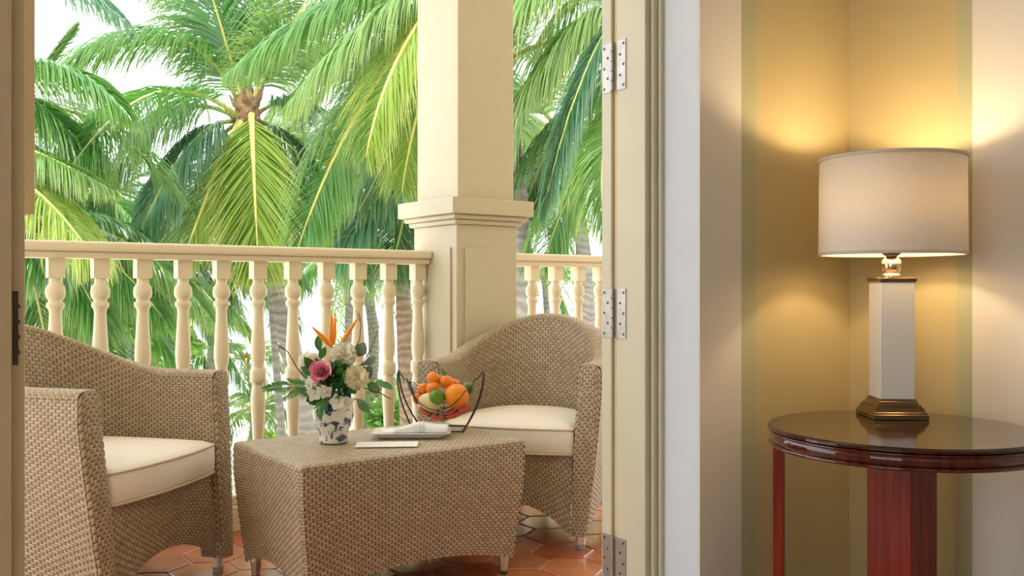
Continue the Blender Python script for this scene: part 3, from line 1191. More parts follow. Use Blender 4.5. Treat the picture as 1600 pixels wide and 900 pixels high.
# bird of paradise
def strel(label, base, tips, stem):
    o = tag(MB().tube(curve_pts(VM, base, 0.0), 0.0035, 8).build('bird_of_paradise', 'stemgreen', None, True), label, 'flower', 'orange bird of paradise flowers in the vase')
    for (bx, tx, w) in tips:
        bx, tx = Vector(bx), Vector(tx)
        d = tx - bx
        pts = [bx + d * (k / 8) for k in range(9)]
        rad = [w * x for x in (0.35, 0.75, 1.0, 0.98, 0.9, 0.75, 0.55, 0.3, 0.05)]
        MB().tube(pts, rad, 8).build('petal', 'strelitzia', o, True)
    return o


strel('orange bird of paradise flower with upright petals above the white bloom', fpt(518, 545, 0.02),
      [(fpt(517, 541, 0.02), fpt(518, 484, 0.02), 0.0085), (fpt(521, 540, 0.0), fpt(524, 486, -0.02), 0.0075),
       (fpt(520, 543, 0.03), fpt(485, 508, 0.06), 0.0085)], None)
strel('orange bird of paradise petal leaning right over the white bloom', fpt(529, 545, 0.01), [(fpt(529, 543, 0.01), fpt(561, 494, 0.03), 0.008)], None)

# foliage: each sprig a thing with its own leaves
def sprig(name, label, pts, leaves, mat, stem_mat='twig', rad=0.0018):
    o = tag(MB().tube(pts, rad, 6).build(name, stem_mat, None, True), label, 'foliage', 'foliage of the bouquet')
    for (bx, tx, w, nr) in leaves:
        m = MB()
        leaf_mesh(m, bx, tx, w, nr, 0.12)
        m.build('leaf', mat, o, True)
    return o


sprig('leaf_sprig', 'dark glossy leaf arching out at the right of the bouquet', [VM, fpt(570, 600, 0.03), fpt(590, 598, 0.03)],
      [(fpt(590, 597, 0.03), fpt(614, 606, 0.06), 0.030, (0.1, -0.6, 0.8)), (fpt(578, 598, 0.03), fpt(590, 610, 0.06), 0.026, (0, -0.8, 0.6))], 'leafdark')
sprig('leaf_sprig', 'single dark leaf hanging down right of the vase', [VM, fpt(548, 622, 0.05), fpt(560, 625, 0.06)],
      [(fpt(559, 624, 0.06), fpt(577, 645, 0.08), 0.030, (-0.4, -0.8, 0.4))], 'leafdark')
sprig('leaf_sprig', 'upright dark leaf beside the left orange petal', [VM, fpt(505, 570, 0.0), fpt(498, 548, 0.0)],
      [(fpt(499, 548, 0.03), fpt(496, 524, 0.03), 0.026, (0.1, -1, 0.1)), (fpt(500, 560, 0.03), fpt(508, 543, 0.05), 0.024, (0.1, -1, 0.1))], 'leafdark')
sprig('eucalyptus_sprig', 'grey green round leaves at the right edge of the bouquet', [VM, fpt(562, 575, 0.0), fpt(575, 560, 0.0), fpt(568, 540, 0.0)],
      [(fpt(558, 556, 0.02), fpt(570, 536, 0.03), 0.042, (0.1, -1, 0.2)), (fpt(575, 600, 0.03), fpt(593, 613, 0.04), 0.032, (0.2, -1, 0.3)),
       (fpt(570, 570, 0.02), fpt(586, 558, 0.02), 0.025, (0.1, -1, 0.1)), (fpt(566, 575, 0.02), fpt(580, 590, 0.02), 0.045, (0.2, -1, 0.1))], 'leafgrey')
cl = []
for i in range(80):
    x, y = random.gauss(527, 24), random.gauss(592, 18)
    bq = fpt(523, 612, 0.02)
    dd = random.uniform(-0.01, 0.065)
    c0 = bq.lerp(fpt(x, y, dd), 0.65)
    cl.append((c0, fpt(x + random.uniform(-8, 8), y + random.uniform(-8, 10), dd + 0.02), random.uniform(0.024, 0.040), (random.uniform(-0.4, 0.4), -1, random.uniform(-0.1, 0.7))))
sprig('leaf_cluster', 'dense dark green leaves filling the middle of the bouquet', [VM, fpt(525, 600, 0.0), fpt(530, 570, 0.0)], cl, 'leafdark', 'stemgreen')


def fern(label, pts, L, n=20, hang=0.3, mat='fern'):
    n = int(n * 1.5)
    o = tag(MB().tube(pts, 0.0013, 5).build('fern_frond', 'stemgreen', None, True), label, 'foliage', 'foliage of the bouquet')
    P = [Vector(p) for p in pts]
    m = MB()
    for i in range(n):
        q = 0.25 + 0.75 * i / (n - 1)
        x = q * (len(P) - 1)
        k = min(int(x), len(P) - 2)
        c = P[k].lerp(P[k + 1], x - k)
        t = (P[k + 1] - P[k]).normalized()
        for s in (-1, 1):
            side = t.cross(Vector((0, -0.8, 0.6))).normalized() * s
            l = L * (1.1 - q) ** 0.6 * random.uniform(0.8, 1.1)
            d = (side + t * 0.6 + Vector((0, -0.2, -hang))).normalized()
            leaf_mesh(m, c, c + d * l, min(l * 0.2, 0.0042), (0, -0.8, 0.6), 0.1, 4)
    p = m.build('leaflets', mat, o, True)
    p['kind'] = 'stuff'
    return o


fern('feathery fern reaching far left out of the vase', [VM, fpt(485, 606, 0.03), fpt(455, 601, 0.05), fpt(430, 603, 0.07), fpt(412, 608, 0.08)], 0.045, 24)
fern('feathery fern at left below the longest fern', [VM, fpt(490, 612, 0.05), fpt(465, 610, 0.08), fpt(447, 622, 0.10)], 0.034, 16)
fern('fern drooping down the left front of the vase', [VM, fpt(508, 622, 0.07), fpt(500, 634, 0.09), fpt(499, 655, 0.095)], 0.040, 16, 0.5)
fern('fern rising at the upper left of the bouquet', [VM, fpt(490, 590, 0.0), fpt(470, 575, 0.0)], 0.04, 14)
fern('fern at the right behind the cream flower', [VM, fpt(560, 580, -0.02), fpt(585, 560, -0.02)], 0.035, 14)
for lab, pts in (('bare red brown twig leaning out at the left of the bouquet', [VM, fpt(478, 592, 0), fpt(464, 575, 0.02), fpt(450, 550, 0.03), fpt(432, 539, 0.03)]),
                 ('bare twig upright at the right of the orange petals', [VM, fpt(552, 550, 0), fpt(562, 530, 0), fpt(564, 505, 0), fpt(561, 486, 0)]),
                 ('forked bare twig rising at the far right of the bouquet', [VM, fpt(565, 570, -0.02), fpt(580, 545, -0.02), fpt(592, 512, -0.02), fpt(590, 498, -0.02)]),
                 ('short bare twig pointing down right beside the arching leaf', [VM, fpt(565, 605, 0.04), fpt(590, 612, 0.05), fpt(611, 624, 0.05)])):
    tw = tag(MB().tube(pts, [0.0022, 0.002, 0.0018, 0.0014, 0.0008][:len(pts)], 6).build('twig', 'twig', None, True), lab, 'twig', 'bare twigs in the vase')
    e = Vector(pts[-2])
    d = Vector(pts[-1]) - e
    for k in range(3):
        s = e + d * (0.25 * k)
        MB().tube([s, s + d * 0.3 + Vector((random.choice((-1, 1)) * 0.012, 0, 0.012))], [0.0012, 0.0006], 5).build('side_shoot', 'twig', tw)

# fruit basket ------------------------------------------------------------
BC = on_table(688, 672)
BC.y += 0.02
bk = thing('wire_fruit_basket', 'black wire hammock basket holding fruit', 'basket', (BC.x, BC.y, ZT + 0.0025), R(-3))
WR = 0.0030
HWB = 0.152
for sx in (-1, 1):
    for sy in (-1, 1):
        pts = []
        for k in range(12):
            q = k / 11
            x = sx * (0.085 + 0.067 * math.sin(q * PI / 2) ** 1.1)
            y = sy * (0.055 * (1 - q) + 0.012)
            z = 0.196 * q ** 1.15
            pts.append((x, y, z))
        pts.append((sx * HWB * 0.985, sy * 0.006, 0.204))
        MB().tube(pts, WR, 6).build('upright_wire', 'wire', bk, True)
    MB().tube([(sx * 0.148, -0.01, 0.2), (sx * 0.150, 0, 0.205), (sx * 0.148, 0.01, 0.2)], WR, 6).build('tip_wire', 'wire', bk, True)
    MB().tube([(sx * 0.146, 0, 0.196), (sx * 0.128, 0, 0.172), (sx * 0.122, 0, 0.178), (sx * 0.118, 0, 0.165)], WR * 0.8, 6).build('hook_wire', 'wire', bk, True)
for sy in (-1, 1):
    MB().tube([(-0.085, sy * 0.067, 0.0), (0.085, sy * 0.067, 0.0)], WR, 6).build('base_wire', 'wire', bk, True)
    MB().tube([(sy * 0.085, -0.067, 0.0), (sy * 0.085, 0.067, 0.0)], WR, 6).build('base_wire', 'wire', bk, True)


def bowl_z(x):
    return 0.034 + 0.130 * (abs(x) / 0.118) ** 2.2


for k in range(11):
    q = (k - 5) / 5
    wy = 0.105 * q
    pts = []
    for i in range(21):
        x = 0.118 * (i / 10 - 1)
        e = math.sqrt(max(0, 1 - (x / 0.118) ** 2))
        z = 0.034 + 0.130 * (abs(x) / 0.118) ** 2.2 * (1 - 0.0 * q) + 0.045 * q * q * e
        pts.append((x, wy * e ** 0.7, z))
    MB().tube(pts, WR * 0.62, 5).build('bowl_wire', 'wire', bk, True)
MB().tube([(0.0, 0.105 * (i / 8 - 1), 0.032 + 0.045 * (i / 8 - 1) ** 2) for i in range(17)], WR * 0.75, 5).build('cross_wire', 'wire', bk, True)


def fruit(name, label, x, y, r, dd, mat, group, sc=(1, 1, 1)):
    d = BC.y - dd
    p = Vector(((x - 800) * d / F, d, EYE + (450 - y) * d / F))
    r = r * d / F
    m = MB()
    vs, fs = [], []
    m.sphere((0, 0, 0), r, 28, 18, sc)
    m.v = [(vx, vy, vz - 0.10 * r * math.exp(-((vx * vx + vy * vy) / (0.10 * r * r))) * (1 if vz > 0 else -1)) for vx, vy, vz in m.v]
    o = m.build(name, mat, None, True)
    o.location = p
    o.rotation_euler = (random.uniform(-0.5, 0.5), random.uniform(-0.5, 0.5), random.uniform(0, 6))
    tag(o, label, 'fruit', group)
    MB().lathe([(0.06 * r, 0.86 * r * sc[2]), (0.09 * r, 0.93 * r * sc[2]), (0.02 * r, 0.94 * r * sc[2])], 6).build('stem_end', 'stemgreen', o)
    return o


G1 = 'mandarins in the wire basket'
fruit('mandarin', 'mandarin at the very top left of the fruit pile', 677.5, 590.5, 10.6, 0.02, 'mandarin', G1, (1, 1, 0.88))
fm = fruit('mandarin', 'mandarin with a green leaf, top right of the pile', 697, 596.5, 11, 0.025, 'mandarin', G1, (1, 1, 0.92))
fruit('mandarin', 'mandarin at the left edge of the pile', 661, 607, 9.6, 0.02, 'mandarin', G1, (1, 1, 0.9))
fruit('mandarin', 'mandarin in the middle, just above the pale fruit', 676, 606, 11, 0.04, 'mandarin', G1, (1, 1, 0.85))
fruit('mandarin', 'small mandarin peeping out behind the big orange', 710.5, 599, 7.5, -0.02, 'mandarin', G1, (1, 1, 0.9))
fruit('mandarin', 'mandarin low at the left against the wires', 654, 623, 10, 0.02, 'mandarin', G1, (1, 1, 0.9))
fruit('orange', 'big orange at the right of the basket', 713, 619, 19.5, 0.05, 'orange', 'large fruit in the wire basket')
fruit('lime', 'green lime at the front of the basket', 682.7, 620.5, 12.8, 0.068, 'lime', 'limes in the wire basket', (1, 1, 0.95))
fruit('lime', 'green lime behind the big orange at the right', 731, 607, 10, 0.0, 'lime', 'limes in the wire basket')
fruit('pale_apple', 'pale yellow round fruit at the front, under the lime', 671, 629, 18.5, 0.045, 'apple', 'large fruit in the wire basket', (1, 1, 0.9))
for i, (x0, y0, x1, y1, lab) in enumerate(((655, 636, 672, 648, 'left'), (672, 650, 695, 652, 'lowest middle'), (692, 645, 712, 640, 'upper middle'), (697, 652, 722, 645, 'lower right'),
                                           (706, 638, 728, 630, 'uppermost right'), (718, 644, 738, 632, 'far right'))):
    d = BC.y - 0.078 + 0.006 * (i % 2)
    a_ = Vector(((x0 - 800) * d / F, d, EYE + (450 - y0) * d / F))
    b_ = Vector(((x1 - 800) * d / F, d + 0.01, EYE + (450 - y1) * d / F))
    pts = [a_.lerp(b_, k / 8) + Vector((0, 0, -0.003 * math.sin(PI * k / 8))) for k in range(9)]
    o = MB().tube(pts, [0.0088 * x for x in (0.1, 0.6, 0.9, 1, 1, 0.95, 0.85, 0.6, 0.15)], 10).build('red_pepper', 'redfruit', None, True)
    tag(o, f'slim red fruit at the basket bottom, {lab}', 'fruit', 'slim red fruit at the basket bottom')
m = MB()
d = BC.y - 0.02
leaf_mesh(m, Vector(((697 - 800) * d / F, d, EYE + (450 - 590) * d / F)) - fm.location, Vector(((690 - 800) * d / F, d, EYE + (450 - 575) * d / F)) - fm.location, 0.014, (0.2, -1, 0), 0.1)
lf = m.build('leaf', 'lime', fm, True)
lf.rotation_euler = Matrix(fm.rotation_euler.to_matrix().inverted()).to_euler()

# plate with napkin and cutlery ------------------------------------------
tp = on_table(643, 681.5)
tr = thing('serving_plate', 'white rectangular plate with upturned rim in front of the basket', 'plate', (tp.x, tp.y, ZT), R(2))
rings = [((0.105, 0.050), 0.0005, 0.01), ((0.108, 0.053), 0.004, 0.012), ((0.128, 0.068), 0.016, 0.02), ((0.133, 0.072), 0.0185, 0.022), ((0.130, 0.070), 0.0195, 0.022), ((0.122, 0.064), 0.0165, 0.018), ((0.106, 0.052), 0.008, 0.012), ((0.02, 0.01), 0.0078, 0.004)]
m = MB()
vs, fs = [], []
nn = 36
for (h, z, r) in rings:
    vs += [(x, y, z) for x, y in round_rect(h[0], h[1], r)]
for i in range(len(rings) - 1):
    for j in range(nn):
        j2 = (j + 1) % nn
        fs.append((i * nn + j, i * nn + j2, i * nn + nn + j2, i * nn + nn + j))
fs.append(tuple(range(nn))[::-1])
fs.append(tuple((len(rings) - 1) * nn + j for j in range(nn)))
m.add(vs, fs).build('dish', 'china', tr, True)
nk = thing('napkin', 'folded white napkin tied with a band lying on the plate', 'napkin', (tp.x + 0.030, tp.y + 0.006, ZT + 0.0115), R(2))
m = MB()
vs, fs = [], []
nx, ny = 24, 12
for i in range(nx + 1):
    q = i / nx
    x = -0.085 + 0.178 * q
    w = 0.040 - 0.012 * math.exp(-((q - 0.53) / 0.07) ** 2) - 0.012 * (1 - min(1, q / 0.25))
    hgt = 0.026 + 0.010 * math.exp(-((q - 0.50) / 0.18) ** 2) - 0.012 * (1 - min(1, q / 0.3))
    for j in range(ny):
        a = 2 * PI * j / ny
        cy, cz = math.cos(a), math.sin(a)
        fold = 1 + 0.06 * math.sin(3 * a + 5 * q)
        vs.append((x, w * math.copysign(abs(cy) ** 0.7, cy) * fold, hgt / 2 + hgt / 2 * math.copysign(abs(cz) ** 0.7, cz)))
for i in range(nx):
    for j in range(ny):
        j2 = (j + 1) % ny
        fs.append((i * ny + j, i * ny + j2, (i + 1) * ny + j2, (i + 1) * ny + j))
fs.append(tuple(range(ny))[::-1])
fs.append(tuple(nx * ny + j for j in range(ny)))
m.add(vs, fs).build('cloth', 'linen', nk, True)
MB().tube([(0.009, 0.032 * math.cos(a), 0.0175 + 0.0195 * math.sin(a)) for a in [2 * PI * k / 20 for k in range(20)]], 0.003, 6, True).build('band', 'linen', nk, True)
for nm, lab, yy in (('fork', 'silver fork sticking out of the napkin, nearer the camera', -0.024), ('knife', 'silver knife sticking out of the napkin behind the fork', -0.004)):
    t = thing(nm, lab, 'cutlery', (tp.x - 0.095, tp.y + yy, ZT + 0.0125), R(2))
    MB().box((0, -0.004, 0), (0.10, 0.004, 0.0022)).build('handle', 'steel', t, bevel=0.0009)
    if nm == 'fork':
        for k in range(4):
            MB().box((-0.004 + 0.09, -0.009 + k * 0.005, 0.0003), (0.15, -0.006 + k * 0.005, 0.0020)).build('tine', 'steel', t)
    else:
        MB().box((0.10, -0.007, 0.0004), (0.16, 0.006, 0.0018)).build('blade', 'steel', t, bevel=0.0006)
cp = on_table(605, 695.3)
cd = tag(MB().box((-0.098, -0.046, 0), (0.098, 0.046, 0.003)).build('menu_card', 'paper', None, bevel=0.0006), 'white card lying flat on the wicker table before the plate', 'card')
cd.location = (cp.x, cp.y, ZT + 0.0005)
cd.rotation_euler = (0, 0, R(4))
MB().box((0.0955, -0.0462, 0.0005), (0.0984, 0.0462, 0.0034)).build('gilt_edge', 'paperedge', cd)

# ================================================================== ROUND SIDE TABLE AND LAMP
SZ = 0.642
SX, SY, SR = 0.862, 2.052, 0.287
st = thing('side_table', 'round glossy mahogany side table in the room corner under the lamp', 'table', (SX, SY, 0), ANG)
MB().lathe([(0.05, SZ - 0.012), (SR - 0.006, SZ - 0.012), (SR, SZ - 0.009), (SR, SZ - 0.004), (SR - 0.005, SZ), (0.05, SZ)], 120).build('table_top', 'mahogany_top', st)
ap = MB().lathe([(SR - 0.03, SZ - 0.012), (SR - 0.005, SZ - 0.012), (SR - 0.005, SZ - 0.040), (SR - 0.03, SZ - 0.040)], 120, caps=False).build('apron', 'mahogany_gloss', st, True)
for p in ap.data.polygons:
    p.use_smooth = abs(p.normal.z) < 0.5
MB().tube([((SR - 0.006) * math.cos(2 * PI * k / 120), (SR - 0.006) * math.sin(2 * PI * k / 120), SZ - 0.0420) for k in range(120)], 0.0040, 8, True).build('bead', 'mahogany_gloss', st, True)
MB().tube([((SR - 0.005) * math.cos(2 * PI * k / 120), (SR - 0.005) * math.sin(2 * PI * k / 120), SZ - 0.0145) for k in range(120)], 0.0028, 6, True).build('bead', 'mahogany_gloss', st, True)
MB().box((-0.0525, -0.0525, 0.03), (0.0525, 0.0525, SZ - 0.012)).build('column', 'mahogany', st, bevel=0.002)
MB().lathe([(0.19, 0.0), (0.20, 0.005), (0.20, 0.025), (0.19, 0.03)], 60).build('base', 'mahogany', st)
for k, az in enumerate((154, 64, -26)):
    a = R(az) - ANG
    c, s = math.cos(a), math.sin(a)
    rr = SR - 0.022
    m = MB()
    m.box((-0.012, -0.013, 0), (0.012, 0.013, SZ - 0.0125), lambda x, y, z: (rr * c + x * c - y * s, rr * s + x * s + y * c, z))
    m.build('leg', 'mahogany', st, bevel=0.0015)

LX, LY = 0.9086, 2.222
lp = thing('table_lamp', 'table lamp with square white column, bronze base and drum shade', 'lamp', (LX, LY, SZ), R(-2.5))
z0 = -SZ
MB().sqlathe([(0.060, 0.0), (0.0635, 0.001), (0.0635, 0.011), (0.061, 0.013), (0.061, 0.016), (0.0585, 0.018), (0.055, 0.028), (0.0515, 0.029), (0.0515, 0.033), (0.0475, 0.0345), (0.044, 0.041), (0.043, 0.042), (0.043, 0.046)]).build('stepped_base', 'bronze', lp, bevel=0.0004)
MB().sqlathe([(0.0400, 0.046), (0.0400, 0.322)]).build('column', 'ceramic', lp, bevel=0.002)
MB().sqlathe([(0.042, 0.322), (0.0435, 0.323), (0.0435, 0.331), (0.041, 0.333)]).build('cap', 'bronze', lp, bevel=0.001)
MB().lathe([(0.021, 0.333), (0.022, 0.335), (0.022, 0.339), (0.018, 0.342), (0.017, 0.345), (0.0205, 0.348), (0.0225, 0.356), (0.0235, 0.364), (0.0215, 0.374), (0.015, 0.381), (0.012, 0.383), (0.012, 0.388)], 32).build('neck', 'nickel', lp, True)
MB().lathe([(0.013, 0.384), (0.0205, 0.389), (0.0215, 0.397), (0.018, 0.402), (0.018, 0.44)], 24).build('socket', 'socket', lp, True)
MB().sphere((0, 0, 0.475), 0.03, 20, 14, (1, 1, 1.25)).build('bulb', 'bulb', lp, True)
zb, zt, rb = 0.386, 0.619, 0.1665
m = MB().lathe([(rb, zb), (rb - 0.002, zt), (rb - 0.0035, zt), (rb - 0.0015, zb), (rb, zb)], 96, caps=False)
shd = m.build('shade', 'shade', lp, True)
for z in (zb, zt - 0.007):
    MB().lathe([(rb + 0.0004, z), (rb + 0.0010, z + 0.001), (rb + 0.0008, z + 0.007), (rb - 0.0045, z + 0.007), (rb - 0.0045, z), (rb + 0.0004, z)], 96, caps=False).build('trim_band', 'shadeband', shd, True)
for k in range(3):
    a = 2 * PI * k / 3 + 0.5
    MB().tube([(0.02 * math.cos(a), 0.02 * math.sin(a), 0.60), ((rb - 0.003) * math.cos(a), (rb - 0.003) * math.sin(a), 0.612)], 0.0015, 6).build('spider_arm', 'nickel', shd, True)
MB().tube([(0.03, 0, 0.44), (0.045, 0, 0.5), (0.03, 0, 0.575), (0.0, 0, 0.60), (-0.03, 0, 0.575), (-0.045, 0, 0.5), (-0.03, 0, 0.44)], 0.0015, 6).build('harp', 'nickel', lp, True)
ll = bpy.data.lights.new('lamp_light', 'POINT')
ll.energy = 5.0
ll.color = (1.0, 0.75, 0.44)
ll.shadow_soft_size = 0.03
lo = bpy.data.objects.new('lamp_light', ll)
COL.objects.link(lo)
lo.parent = lp
lo.location = (0, 0, 0.53)

# ================================================================== GARDEN AND PALMS
GZ = -3.6
g = MB().box((-60, -14, GZ - 0.3), (90, 42, GZ))
struct(g.build('ground', 'sand'), 'pale sandy ground below the balcony')
g = MB().box((-200, 42, GZ - 0.35), (300, 1200, GZ - 0.05))
struct(g.build('ground_sea', 'sea'), 'pale glittering sea beyond the palms')
for (lab, cx, cy, rx, ry) in (('thin strip of green lawn seen low right of the vase', -5, 33, 6, 1.2),):
    m = MB().lathe([(0.01, 0.0), (0.98, 0.0), (1.0, 0.02), (0.9, 0.05), (0.01, 0.06)], 40)
    m.v = [(cx + x * rx * (1 + 0.1 * math.sin(5 * math.atan2(y, x))), cy + y * ry, GZ + z) for x, y, z in m.v]
    tag(m.build('lawn', 'lawn'), lab, 'grass', kind='stuff')


def frond(parent, org, P0, P1, P2, Lmax, mat, rach, droop=0.30, n=62, twist=0.0, w0=0.045, r0=0.035, ang=(72, 22), start=0.16, lift=0.1):
    """one palm frond: curved rachis plus a sub-part with its leaflets; leaf tips hang by gravity"""
    P0, P1, P2, org = (np.array(p, float) for p in (P0, P1, P2, org))
    n, w0, Lmax = int(n * 2.1), w0 * 0.50, Lmax * 1.12
    tt = np.linspace(0, 1, 15)[:, None]
    pts = (1 - tt) ** 2 * P0 + 2 * tt * (1 - tt) * P1 + tt ** 2 * P2
    fo = MB().tube([tuple(p - org) for p in pts], [r0 * (1 - 0.9 * k / 14) ** 0.9 + 0.003 for k in range(15)], 5).build('frond', rach, parent, True)
    t = np.linspace(start, 0.995, n)
    t = np.repeat(t, 2) + rng.uniform(-0.3, 0.3, 2 * n) / n
    t = np.clip(t, start, 0.999)
    sgn = np.tile([1.0, -1.0], n)
    T1 = t[:, None]
    P = (1 - T1) ** 2 * P0 + 2 * T1 * (1 - T1) * P1 + T1 ** 2 * P2
    T = 2 * (1 - T1) * (P1 - P0) + 2 * T1 * (P2 - P1)
    T /= np.linalg.norm(T, axis=1, keepdims=True)
    up = np.array([0, 0, 1.0])
    S = np.cross(T, up)
    nS = np.linalg.norm(S, axis=1, keepdims=True)
    ref = np.cross(T, np.array([0.2, -1.0, 0.1]))
    ref /= np.maximum(np.linalg.norm(ref, axis=1, keepdims=True), 1e-6)
    ref *= np.sign((ref * S).sum(1, keepdims=True) + 1e-9)
    wgt = np.clip((nS - 0.25) / 0.4, 0, 1)
    S = S / np.maximum(nS, 1e-6) * wgt + ref * (1 - wgt)
    S /= np.linalg.norm(S, axis=1, keepdims=True)
    Nn = np.cross(S, T)
    if twist:
        S, Nn = S * math.cos(twist) + Nn * math.sin(twist), Nn * math.cos(twist) - S * math.sin(twist)
    a = np.radians(ang[0] + (ang[1] - ang[0]) * t + rng.uniform(-7, 7, 2 * n))[:, None]
    d = T * np.cos(a) + S * (sgn[:, None] * np.sin(a)) + Nn * (lift + rng.uniform(-0.15, 0.15, (2 * n, 1)))
    d /= np.linalg.norm(d, axis=1, keepdims=True)
    L = Lmax * (0.55 + 0.45 * np.sin(PI * np.clip(t * 1.1 - 0.05, 0, 1)) ** 0.7) * np.where(t > 0.8, 1 - (t - 0.8) * 2.4, 1) * rng.uniform(0.85, 1.1, 2 * n)
    K = 5
    prof = [0.55, 1.0, 0.9, 0.6, 0.06]
    p = P.copy()
    rows = []
    uvs = []
    rnd = rng.uniform(0, 1, 2 * n)
    dr = droop * rng.uniform(0.6, 1.4, (2 * n, 1))
    wd = w0 * rng.uniform(0.75, 1.15, (2 * n, 1)) * (0.6 + 0.4 * (L / Lmax)[:, None])
    for k in range(K):
        wv = T - (T * d).sum(1, keepdims=True) * d
        wv = wv + Nn * 0.35
        wv -= (wv * d).sum(1, keepdims=True) * d
        wv /= np.maximum(np.linalg.norm(wv, axis=1, keepdims=True), 1e-6)
        rows.append(p - wv * wd * prof[k] / 2)
        rows.append(p + wv * wd * prof[k] / 2)
        uvs += [np.stack([rnd, np.full(2 * n, k / (K - 1))], -1)] * 2
        if k < K - 1:
            p = p + d * (L / (K - 1))[:, None]
            d = d - up * dr * (1.0 + 0.5 * k)
            d /= np.linalg.norm(d, axis=1, keepdims=True)
    V = np.stack(rows, 1) - org           # (2n, 2K, 3)
    U = np.stack(uvs, 1)
    base = (np.arange(2 * n) * 2 * K)[:, None]
    Q = np.concatenate([np.stack([base + 2 * k, base + 2 * k + 1, base + 2 * k + 3, base + 2 * k + 2], -1).reshape(-1, 4) for k in range(K - 1)])
    me = np_mesh('leaflets', V.reshape(-1, 3), Q, mat, U.reshape(-1, 2), smooth=False)
    lo_ = link('leaflets', me, fo)
    lo_['kind'] = 'stuff'
    return fo


def palm(label, crown, foot, tr_r, tr_mat, fronds=(), nrand=0, L=3.2, mats=('pl_mid', 'pl_dark', 'pl_light'), bow=0.5, el=(-50, 75), leafL=0.85, nleaf=46, w0=0.05, az=None, crown_r=0.22):
    crown, foot = Vector(crown), Vector(foot)
    t = thing('coconut_palm', label, 'palm tree', foot, 0, 'coconut palms beyond the balustrade')
    side = Vector((bow, 0, 0))
    n = 26
    pts, rad = [], []
    for k in range(n):
        q = k / (n - 1)
        pts.append(foot.lerp(crown, q) + side * math.sin(PI * q) - foot)
        rad.append(tr_r * (1.25 - 0.4 * q + 0.5 * math.exp(-q * 14)) * (1.03 if k % 2 else 0.97))
    MB().tube(pts, rad, 14).build('trunk', tr_mat, t, True)
    c = crown - foot
    m = MB().tube([c + Vector((0, 0, -crown_r * 1.6)), c + Vector((0, 0, -crown_r * 0.4)), c + Vector((0, 0, crown_r * 0.6)), c + Vector((0.02, 0, crown_r * 1.8))], [crown_r * 0.55, crown_r * 0.75, crown_r * 0.6, crown_r * 0.1], 10)
    for k in range(16):
        aa = 2.39996 * k
        up_ = 1.5 - 2.0 * k / 15
        hv = Vector((math.cos(aa), math.sin(aa), 0))
        st_ = c + Vector((0, 0, -crown_r * 0.6 + crown_r * 0.8 * (1 - k / 15)))
        m.tube([st_, st_ + hv * crown_r * 0.7 + Vector((0, 0, crown_r * 0.35 * up_)), st_ + hv * crown_r * 1.0 + Vector((0, 0, crown_r * 0.9 * up_))], [crown_r * 0.30, crown_r * 0.20, crown_r * 0.03], 6)
    m.build('crown_fibre', 'crownfibre', t, True)
    for kw in fronds:
        frond(t, foot, **kw)
    for i in range(nrand):
        if az is None:
            aa = 2.39996 * i + random.uniform(-0.3, 0.3)
        else:
            aa = random.uniform(*az)
        e = R(el[1] + (el[0] - el[1]) * (i + 0.5) / nrand + random.uniform(-8, 8))
        l = L * random.uniform(0.8, 1.1)
        h = Vector((math.cos(aa), math.sin(aa), 0))
        p1 = crown + h * (l * 0.5 * math.cos(e)) + Vector((0, 0, l * 0.5 * math.sin(e) + 0.15 * l))
        p2 = crown + h * (l * 0.92 * max(0.25, math.cos(e))) + Vector((0, 0, l * (0.75 * math.sin(e) - 0.42)))
        mt = random.choice(mats)
        frond(t, foot, crown + h * 0.12, p1, p2, leafL * random.uniform(0.85, 1.1), mt, random.choice(('rachis_g', 'rachis_g', 'rachis_y')),
              droop=random.uniform(0.22, 0.42), n=nleaf, w0=w0, r0=0.04)
    return t


def fr(p0, p1, p2, d0, d2, leaf, mat, rach='rachis_g', **kw):
    """frond laid out from base, bend and tip at distances d0..d2"""
    q = dict(P0=PX(*p0, d0), P1=PX(*p1, (d0 + d2) / 2), P2=PX(*p2, d2), Lmax=leaf, mat=mat, rach=rach)
    q.update(kw)
    return q


